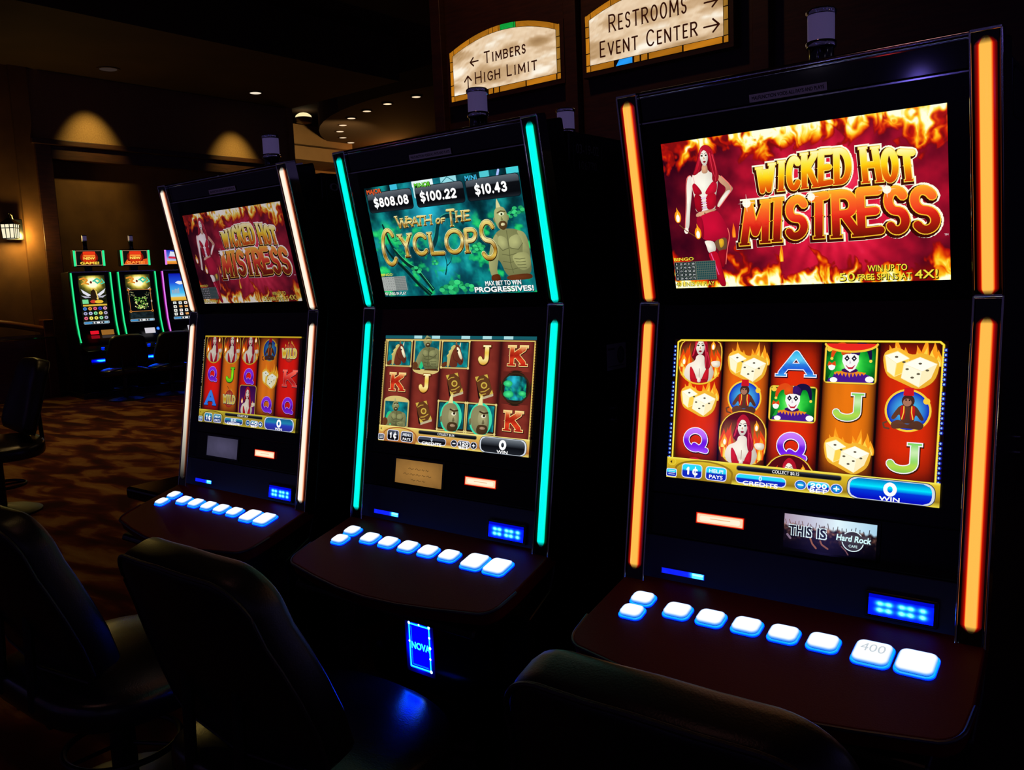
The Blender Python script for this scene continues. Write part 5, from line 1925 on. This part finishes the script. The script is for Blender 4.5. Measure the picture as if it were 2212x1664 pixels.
# ------------------------------------------------------------------ lit signs
def arch_sign(label, x0, wd, lines, arrows, extra_accents):
    t = thing('lit_sign', label, 'sign', (x0, 5.88, 2.995), 0, 'lit stained-glass signs')
    H0, H1 = .42, .545

    def top(u):                                         # arched top of the panel, u from 0 to 1
        return H0 + (H1 - H0) * (1 - ((u - .5) / .5) ** 2)
    n = 24
    out = [(0, 0), (wd, 0)] + [(wd * (1 - i / n), top(1 - i / n)) for i in range(n + 1)]
    mb = MB()
    g = .035
    o2 = [(-g, -g), (wd + g, -g)] + [(wd * (1 - i / n) + (g if i == 0 else -g if i == n else 0), top(1 - i / n) + g) for i in range(n + 1)]
    mb.loft([[(x, .085, z) for x, z in o2], [(x, .012, z) for x, z in o2]])
    mb.build('sign_case', M['wood'], t)
    a = Art(1000, 1000 * H1 / wd)
    K = 1000 / wd
    Y = lambda z: (H1 - z) * K
    # amber glass border
    a.poly([(x * K, Y(z)) for x, z in out], (20, 8, 2))
    bx, bz = .040, .050

    def glass(p, c):
        cx = sum(q[0] for q in p) / len(p)
        r = random.Random(int(cx * 7 + p[0][1] * 13))
        k = r.uniform(.80, 1.0)
        a.poly([(x * K, Y(z)) for x, z in p], [tuple(v * k * (1.0 - .12 * (i % 2)) for v in c) for i in range(len(p))])
    amber = (206, 128, 26)
    e = .0035
    # bottom row
    for f0, f1, c in ((0, .035, amber), (.035, .215, amber), (.225, .352, (40, 160, 255)), (.36, .405, amber), (.41, .46, amber), (.465, .70, amber), (.705, .962, amber), (.966, 1, amber)):
        x_0, x_1 = wd * f0 + e, wd * f1 - e
        glass([(x_0, e), (x_1, e), (x_1, bz - e), (x_0 + (.03 if c[2] > 200 else 0), bz - e)], c)
    # sides
    for s in (0, 1):
        zs = [bz, .14, .26, .34, top(.035) - .01] if s == 0 else [bz, .155, .245, .33, top(.965) - .01]
        for i in range(len(zs) - 1):
            x_0, x_1 = (e, bx - e) if s == 0 else (wd - bx + e, wd - e)
            glass([(x_0, zs[i] + e), (x_1, zs[i] + e), (x_1, zs[i + 1] - e), (x_0, zs[i + 1] - e)], amber if s == 0 else (176, 124, 44))
    # arch
    cuts = [0.0, .045, .20, .385, .425, .475, .49, .615, .63, .955, 1.0]
    cols = [amber, amber, amber, amber, amber, amber, (20, 190, 70), (20, 190, 70), amber, amber]
    for i in range(len(cuts) - 1):
        m = 6
        us = [cuts[i] + .002 + (cuts[i + 1] - cuts[i] - .004) * j / m for j in range(m + 1)]
        up = [(wd * u, top(u) - e) for u in us]
        dn = [(wd * u, top(u) - bz + e) for u in us]
        glass(up + dn[::-1], cols[i])
    # pale marbled panel

    def marb(X, Yv):
        v = fbm(X / 260 + 4 + x0, Yv / 60 + 2, 5) + .22 * (Yv / (1000 * H1 / wd) - .52)  # brighter downwards: glow of the lamp inside put into the glass colour
        return ramp(v, [(0, (140, 104, 66)), (.3, (178, 142, 98)), (.44, (206, 172, 132)), (.54, (240, 214, 180)), (.62, (226, 196, 160)), (.72, (255, 244, 224)), (1, (255, 252, 240))])
    N, Mv = 60, 22
    pts, cs, fs = [], [], []
    for i in range(N + 1):
        u = (bx + (wd - 2 * bx) * i / N) / wd
        for j in range(Mv + 1):
            z = bz + (top(u) - bz - bz) * j / Mv
            pts.append((u * wd * K, Y(z)))
    P = np.array(pts)
    cs = [tuple(c) for c in marb(P[:, 0], P[:, 1]).tolist()]
    for i in range(N):
        for j in range(Mv):
            q = i * (Mv + 1) + j
            fs.append((q, q + Mv + 1, q + Mv + 2, q + 1))
    a.raw(pts, fs, cs)
    ink = (46, 16, 8)

    def word(s, x, z, cap, small, wdt):
        """big initial then small capitals, from x, in metres"""
        ws = []
        for i, ch in enumerate(s):
            ws.append({'I': .34, 'M': 1.05, 'W': 1.1, ' ': .5, 'E': .62, 'L': .6, 'S': .62}.get(ch, .82))
        tot = sum(w_ * (1 if (i == 0 or s[i - 1] == ' ') else small / cap) for i, w_ in enumerate(ws)) + .26 * (len(s) - 1) * .9
        k = wdt / tot
        cx = x
        for i, ch in enumerate(s):
            h = cap if (i == 0 or s[i - 1] == ' ') else small
            w_ = ws[i] * k * h / cap
            if ch != ' ':
                q = [(cx * K, Y(z)), ((cx + w_) * K, Y(z)), ((cx + w_) * K, Y(z + h)), (cx * K, Y(z + h))]
                glyph(a, ch, q, 10.5, [(0, ink, 0, 0)], serif=.75)
            cx += w_ + .26 * k * .9 * (h / cap)
    for l in lines:
        word(*l)
    for (x, z, d, s) in arrows:
        c, sn = {'L': (-1, 0), 'U': (0, 1), 'R': (1, 0)}[d]
        tip = (x + c * s, z + sn * s)
        tail = (x - c * s, z - sn * s)
        f = lambda p: (p[0] * K, Y(p[1]))
        a.stroke([f(tail), f(tip)], 10, ink)
        a.stroke([f((tip[0] - c * s * .8 - sn * s * .75, tip[1] - sn * s * .8 - c * s * .75)), f(tip), f((tip[0] - c * s * .8 + sn * s * .75, tip[1] - sn * s * .8 + c * s * .75))], 11, ink)
    a.build('stained_glass_panel', t, lambda u, v, h: (u * wd, .010 - h, H1 - v * H1), M['lamp'], dz=.00003)
    return t


arch_sign('arched stained-glass sign reading Timbers and High Limit', -5.295, 1.19,
          [('TIMBERS', .395, .262, .098, .078, .47), ('HIGH LIMIT', .285, .112, .098, .080, .70)],
          [(.285, .300, 'L', .045), (.205, .140, 'U', .052)], None)
arch_sign('arched stained-glass sign reading Restrooms and Event Center', -3.865, 1.19,
          [('RESTROOMS', .215, .262, .130, .118, .67), ('EVENT CENTER', .130, .090, .122, .102, .855)],
          [(1.06, .300, 'R', .05), (1.062, .135, 'R', .058)], None)


# ------------------------------------------------------------------ the far row of tall machines
def bg_screen(kind):
    a = Art(900, 1740)
    r = random.Random(11 + kind)
    if kind < 2:
        a.grid(0, 0, 900, 1740, 36, 60, lambda X, Y: ramp(np.clip(np.exp(-(((X - 470) / 330) ** 2 + ((Y - 260) / 300) ** 2)) * 1.2 + .25 * fbm(X / 90, Y / 90, 3) - .05, 0, 1), [(0, (6, 8, 8)), (.35, (70, 72, 24)), (.6, (170, 150, 50)), (.85, (250, 236, 120)), (1, (255, 255, 220))]))
        a.stroke([(60, 120), (200, 80), (300, 160), (200, 260), (330, 300)], 60, (226, 140, 40))
        a.stroke([(100, 300), (240, 240), (160, 160)], 40, (240, 170, 60))
        a.ell(420, 240, 40, 46, (110, 40, 20), 14)
        a.stroke([(500, 200), (640, 110), (760, 200), (640, 280), (560, 200)], 52, (60, 190, 150))
        a.stroke([(800, 130), (880, 260), (760, 300)], 40, (80, 210, 170))
        for s in (-1, 1):
            a.poly([(470 + s * 90, 700), (470 + s * 420, 470), (470 + s * 360, 620), (470 + s * 200, 740)], (226, 226, 236))
            a.poly([(470 + s * 60, 780), (470 + s * 440, 700), (470 + s * 300, 800)], (186, 184, 200))
    if kind == 0:
        a.poly([(380, 560), (470, 460), (560, 560), (600, 860), (340, 860)], (40, 26, 12))
        a.poly([(500, 520), (580, 560), (620, 860), (560, 860)], (240, 206, 110))
        a.ell(480, 520, 70, 80, (232, 190, 90), 16)
        a.rect(60, 850, 260, 1000, (120, 220, 150))
        a.ell(430, 930, 110, 60, (200, 60, 40), 14)
        a.ell(620, 940, 150, 60, (236, 190, 50), 14)
        a.rect(60, 1030, 880, 1090, (220, 180, 60))
        cs = [(60, 120, 200), (230, 140, 50), (214, 80, 110), (30, 50, 190), (226, 150, 170), (150, 150, 190), (170, 180, 220), (120, 220, 150), (236, 210, 80), (160, 150, 180), (220, 90, 120), (250, 230, 90), (240, 220, 80), (140, 220, 160), (160, 160, 190)]
        for i, c in enumerate(cs):
            x, y = 110 + (i % 5) * 172, 1180 + (i // 5) * 170
            a.ell(x, y, 66, 60, c, 14, tuple(min(255, v + 50) for v in c))
            a.ell(x, y, 28, 26, tuple(v * .5 for v in c), 10)
    elif kind == 1:
        a.rect(70, 560, 860, 1360, (4, 6, 8))
        a.grid(250, 580, 660, 800, 10, 6, lambda X, Y: ramp(fbm(X / 60, Y / 60, 3), [(0, (2, 10, 24)), (1, (30, 70, 110))]))
        for i in range(150):
            x, y = r.uniform(240, 720), r.uniform(830, 1280)
            c = r.choice([(120, 190, 60), (190, 220, 110), (60, 120, 40), (236, 230, 150), (90, 150, 60)])
            a.ell(x, y, r.uniform(14, 30), r.uniform(10, 24), c, 7)
        for i in range(26):
            x = r.choice([r.uniform(110, 260), r.uniform(640, 820)])
            a.ell(x, r.uniform(640, 800), 22, 12, r.choice([(120, 120, 70), (180, 176, 120), (40, 60, 50)]), 6)
        a.stroke([(70, 560), (860, 560), (860, 1360), (70, 1360)], 16, (206, 130, 66), closed=True)
        for x in (70, 860):
            for y in (560, 1360):
                a.ell(x, y, 46, 40, (222, 140, 50), 14)
                a.ell(x, y, 24, 20, (60, 26, 8), 10)
        a.ell(866, 1000, 24, 50, (200, 200, 190), 10)
        a.grid(40, 1400, 880, 1600, 16, 6, lambda X, Y: ramp(fbm(X / 70, Y / 60, 3), [(0, (4, 8, 10)), (1, (40, 60, 66))]))
    else:
        a.bands(0, 0, 900, 1740, [(0, (10, 20, 170)), (.2, (30, 80, 220)), (.42, (70, 190, 240)), (.5, (150, 220, 240)), (.52, (236, 190, 70)), (.58, (230, 170, 50)), (.6, (12, 12, 14)), (1, (8, 8, 10))])
        a.ell(480, 300, 260, 190, (230, 236, 246), 24)
        a.ell(480, 240, 240, 90, (214, 40, 50), 20)
        a.text('XXXXXX', 480, 270, 70, (250, 210, 210), width=380) if False else a.ell(480, 330, 200, 90, (30, 70, 200), 20)
        a.tri((430, 130), (480, 10), (530, 130), (210, 226, 250))
        for i in range(5):
            a.rect(60 + i * 60, 520 + 40 * (i % 2), 110 + i * 60, 760, (150, 176, 200))
        a.poly([(560, 700), (700, 560), (780, 760), (900, 760), (900, 900), (560, 880)], (110, 60, 40))
        for i in range(16):
            x, y = 120 + (i % 4) * 210, 1120 + (i // 4) * 140
            if i in (5, 6, 11, 14):
                a.poly([(x - 70, y - 30), (x + 60, y - 50), (x + 70, y + 30), (x - 40, y + 40)], (226, 160, 90))
            else:
                a.rr(x - 62, y - 54, x + 62, y + 54, 20, (236, 236, 226))
                a.ell(x, y, 26, 24, r.choice([(60, 60, 60), (50, 110, 150), (180, 70, 60)]), 8)
    a.rr(10, 1640, 890, 1735, 40, (190, 206, 216))
    a.rr(20, 1650, 880, 1725, 34, (14, 18, 22))
    for x0, x1, c in ((30, 300, (70, 150, 210)), (340, 400, (220, 220, 220)), (440, 560, (240, 240, 240)), (600, 660, (200, 200, 200)), (700, 860, (150, 200, 226))):
        a.rr(x0, 1660, x1, 1716, 20, c)
    return a


def bg_topper(kind):
    a = Art(360, 210)
    if kind == 2:
        a.bands(0, 0, 360, 210, [(0, (30, 40, 190)), (.45, (90, 130, 220)), (.75, (200, 200, 220)), (.8, (240, 170, 60)), (1, (226, 120, 40))])
        a.poly([(60, 20), (330, 60), (330, 110), (40, 90)], (220, 226, 240))
        a.stroke([(40, 110), (330, 130)], 30, (214, 40, 60))
        return a
    a.rect(0, 0, 360, 210, (14, 16, 10))
    if kind == 1:
        a.poly([(10, 205), (60, 130), (120, 150), (180, 40), (250, 140), (350, 120), (355, 205)], (226, 84, 20))
    a.ell(180, 100, 120, 100, (120, 16, 6), 24)
    a.ell(180, 100, 96, 84, (200, 50, 10), 20)
    a.text('HOT', 180, 50, 40, (240, 60, 20), width=170, off=.05) if False else a.rr(100, 14, 268, 56, 8, (232, 56, 20))
    a.rr(106, 62, 262, 84, 6, (250, 140, 50))
    a.text('NEW', 180, 124, 32, (255, 220, 90), width=150, off=.05)
    a.text('GAME!', 182, 192, 34, (255, 210, 70) if kind == 0 else (255, 150, 60), width=250, off=.05)
    a.stroke([(4, 4), (356, 4), (356, 206), (4, 206)], 5, (220, 170, 130), closed=True)
    return a


def tall_machine(kind, label, loc, rz, tubecol, tube2):
    t = thing('tall_slot_machine', label, 'slot machine', loc, rz, 'tall machines along the far wall')
    mb = MB()
    mb.prism([(.03, 1.80), (.42, 1.80), (.42, .06), (-.10, .06), (-.16, .45), (-.16, .62), (-.20, .70), (-.03, 1.05)], -.29, .29)
    mb.build('cabinet', M['black'], t, bevel=.012)
    mb = MB()
    mb.box((-.31, -.22, 0), (.31, .44, .07))
    mb.build('plinth', M['black'], t)
    mb = MB()
    mb.box((-.265, -.012, 1.785), (.265, .05, 1.80))
    mb.build('top_rail', M['chrome'], t)

    def scr(u, v, h):
        z = 1.739 - .69 * v
        return (-.1775 + .355 * u, -.004 - .062 * v ** 1.4 - h, z)
    mb = MB()
    mb.loft([[(-.235, .0 - .062 * v ** 1.4, 1.765 - .745 * v), (.235, -.062 * v ** 1.4, 1.765 - .745 * v), (.235, .06, 1.765 - .745 * v), (-.235, .06, 1.765 - .745 * v)] for v in (0, .25, .5, .75, 1)])
    mb.build('screen_surround', M['gloss'], t)
    bg_screen(kind).build('portrait_screen', t, scr, M['glow'], dz=.00004)
    for s in (-1, 1):
        pts = [(s * .2645, .002, 1.782), (s * .2645, -.012, 1.55), (s * .2645, -.035, 1.30), (s * .2645, -.065, 1.08), (s * .2645, -.115, .92), (s * .2645, -.175, .80)]
        mb = MB()
        mb.tube([(x, y + .010, z) for x, y, z in pts], .019, 8, col=tube2)
        mb.tube([(x, y - .006, z) for x, y, z in pts], .010, 8, col=tubecol)
        mb.build('light_tube', M['lamp'], t)
    # topper
    mb = MB()
    mb.box((-.05, .08, 1.80), (.05, .16, 1.90))
    mb.build('topper_neck', M['black'], t)
    mb = MB()
    mb.box((-.205, .0, 1.868), (.205, .14, 2.105))
    tp = mb.build('topper', M['black'], t, bevel=.008)
    bg_topper(kind).build('topper_screen', tp, lambda u, v, h: (-.1785 + .357 * u, -.002 - h, 2.093 - .211 * v), M['glow'], dz=.00004)
    for s in (-1, 1):
        mb = MB()
        mb.tube([(s * .195, -.006, 2.095), (s * .195, -.006, 1.875)], .015, 8, col=tubecol)
        mb.build('topper_light', M['lamp'], tp)
    candle(t, (-.02, .08, 2.105), 1.35)
    # lower panel
    cols = ((226, 20, 40), (150, 100, 40)) if kind == 0 else ((20, 24, 30), (210, 206, 214))
    a = Art(300, 100)
    if kind == 0:
        a.rr(10, 6, 110, 44, 6, cols[0])
        a.rr(10, 56, 110, 90, 6, (140, 10, 24))
        a.rr(140, 2, 290, 56, 4, cols[1])
        a.rr(140, 62, 290, 90, 4, (56, 50, 50))
    else:
        a.rr(110, 10, 240, 70, 4, cols[1])
        a.ell(282, 24, 22, 18, (20, 80, 250), 14, (90, 190, 255))
    a.build('front_panel', t, lambda u, v, h: (-.14 + .34 * u, -.155 - .05 * v - h, .965 - .13 * v), M['lamp'], dz=.00005)
    mb = MB()
    mb.loft([[(-.27, -.06, .70), (.27, -.06, .70), (.27, -.06, .78), (-.27, -.06, .78)], [(-.25, -.36, .63), (.25, -.36, .63), (.25, -.38, .68), (-.25, -.38, .68)]])
    dk = mb.build('button_deck', M['gloss'], t, bevel=.01)
    for x in (-.02, .10, .18):
        mb = MB()
        mb.cyl((x, -.30), .022, .712, .722, 12, col=(0, 40, 255))
        mb.build('deck_button', M['led'], dk)
    a = Art(300, 60)
    a.grid(0, 0, 300, 60, 30, 8, lambda X, Y: ramp(np.clip(np.exp(-((Y - 24) / 11) ** 2) * (.35 + np.exp(-((X - 120) / 60) ** 2) + np.exp(-((X - 210) / 36) ** 2)), 0, 1), [(0, (0, 0, 3)), (.4, (0, 0, 120)), (.75, (0, 24, 220)), (1, (10, 96, 220))]))
    a.build('belly_light', t, lambda u, v, h: (-.15 + .32 * u, -.163 - h, .56 - .08 * v), M['badge'], dz=.00005)
    mb = MB()
    mb.tube([(-.26, -.225, .085), (.26, -.225, .085)], .006, 8)
    mb.build('kick_rail', M['chrome'], t)
    return t


GREEN, GREEN2 = (44, 244, 150), (0, 84, 34)
for k in range(3):
    c, s = math.cos(1.4), math.sin(1.4)
    loc = (-12.473 + .637 * k * c, 6.0 + .637 * k * s, 0)
    lab = ['tall green-lit slot machine at left end of the far row, with new game topper', 'tall green-lit slot machine in the far row showing a framed dark window, middle of three', 'tall magenta-lit slot machine with blue screen, half hidden behind the nearer machine'][k]
    tall_machine(k, lab, loc, 1.4, GREEN if k < 2 else (226, 130, 240), GREEN2 if k < 2 else (120, 0, 110))

# ------------------------------------------------------------------ the three near machines
RED = ((255, 190, 78), (255, 92, 22), (190, 10, 2))
CYAN = ((0, 255, 244), (0, 250, 214), (0, 60, 26))
WHITE = ((255, 246, 226), (255, 166, 118), (130, 44, 18))
slot_machine('right slot machine with orange-lit bars and fiery red screens, nearest the viewer', (-.5928, 1.6103, 0), .01782, RED, art_wicked_top(), art_wicked_low(), (-.008, .157, card_hardrock()), plate=('', ''), nova=False, mirror=True)
slot_machine('middle slot machine with turquoise-lit bars and green forest screen', (-1.4696, 1.6209, .0018), 0, CYAN, art_cyclops_top(), art_cyclops_low(), (-.182, -.015, card_plain((168, 120, 58), True)), plate=('03-19-02', '106770'))
slot_machine('left slot machine with white-lit bars and dimmer red screens', (-2.3086, 1.6012, -.0018), -.00525, WHITE, art_wicked_top(True), art_wicked_low_dim(), (-.198, -.030, card_plain((74, 70, 96), False)), plate=('03-', ''), nova=False, fade=.13)

# machine standing back to back behind the middle one: only its tower light shows
t = thing('rear_slot_machine', 'dark machine behind the middle one, only its white tower light showing', 'slot machine', (-1.472, 2.36, 0), PI)
mb = MB()
mb.prism([(.03, 1.73), (.27, 1.73), (.27, .02), (-.13, .02), (-.18, .13), (-.18, .66), (-.10, .72), (-.10, .76), (0, 1.34), (-.05, 1.68)], -.32, .32)
mb.build('cabinet', M['side'], t, bevel=.006)
candle(t, (-.005, .24, 1.730))

# black ledge beside the left machine
t = thing('side_cabinet', 'low black cabinet with ledge top at left of the left machine', 'cabinet', (-2.83, 1.6, 0))
mb = MB()
mb.box((-.15, -.04, 0), (.165, .44, .68))
mb.build('body', M['black'], t, bevel=.01)
mb = MB()
mb.box((-.19, -.10, .68), (.172, .46, .725))
mb.build('top', M['gloss'], t, bevel=.012)

# ------------------------------------------------------------------ chairs
ch = casino_chair('black leather casino chair in front of the right machine, back nearest the viewer', (-.5928 + .088, 1.6103 - .462, 0), .018)
dup(ch, (-1.4696 - .05, 1.6209 - .487, 0), 0, 'black leather casino chair in front of the middle machine, its seat lit blue')
dup(ch, (-2.3086 - .004, 1.6012 - .527, 0), 0.0, 'black leather casino chair in front of the left machine, cut by the left edge')
far = dup(ch, (-6.26, 2.26, 0), 3.0, 'dark chair standing alone on the carpet at far left')
far.scale = (1.06, 1.06, 1.12)
c, s = math.cos(1.4), math.sin(1.4)
for k, lab in ((0, 'dark chair in front of the far row, between its left two machines'), (1, 'dark chair in front of the far row, next to the white-lit bar')):
    x, y = -12.473 + .637 * (k + .12) * c, 6.0 + .637 * (k + .12) * s
    dup(ch, (x + .82 * s, y - .82 * c, 0), 1.4, lab)
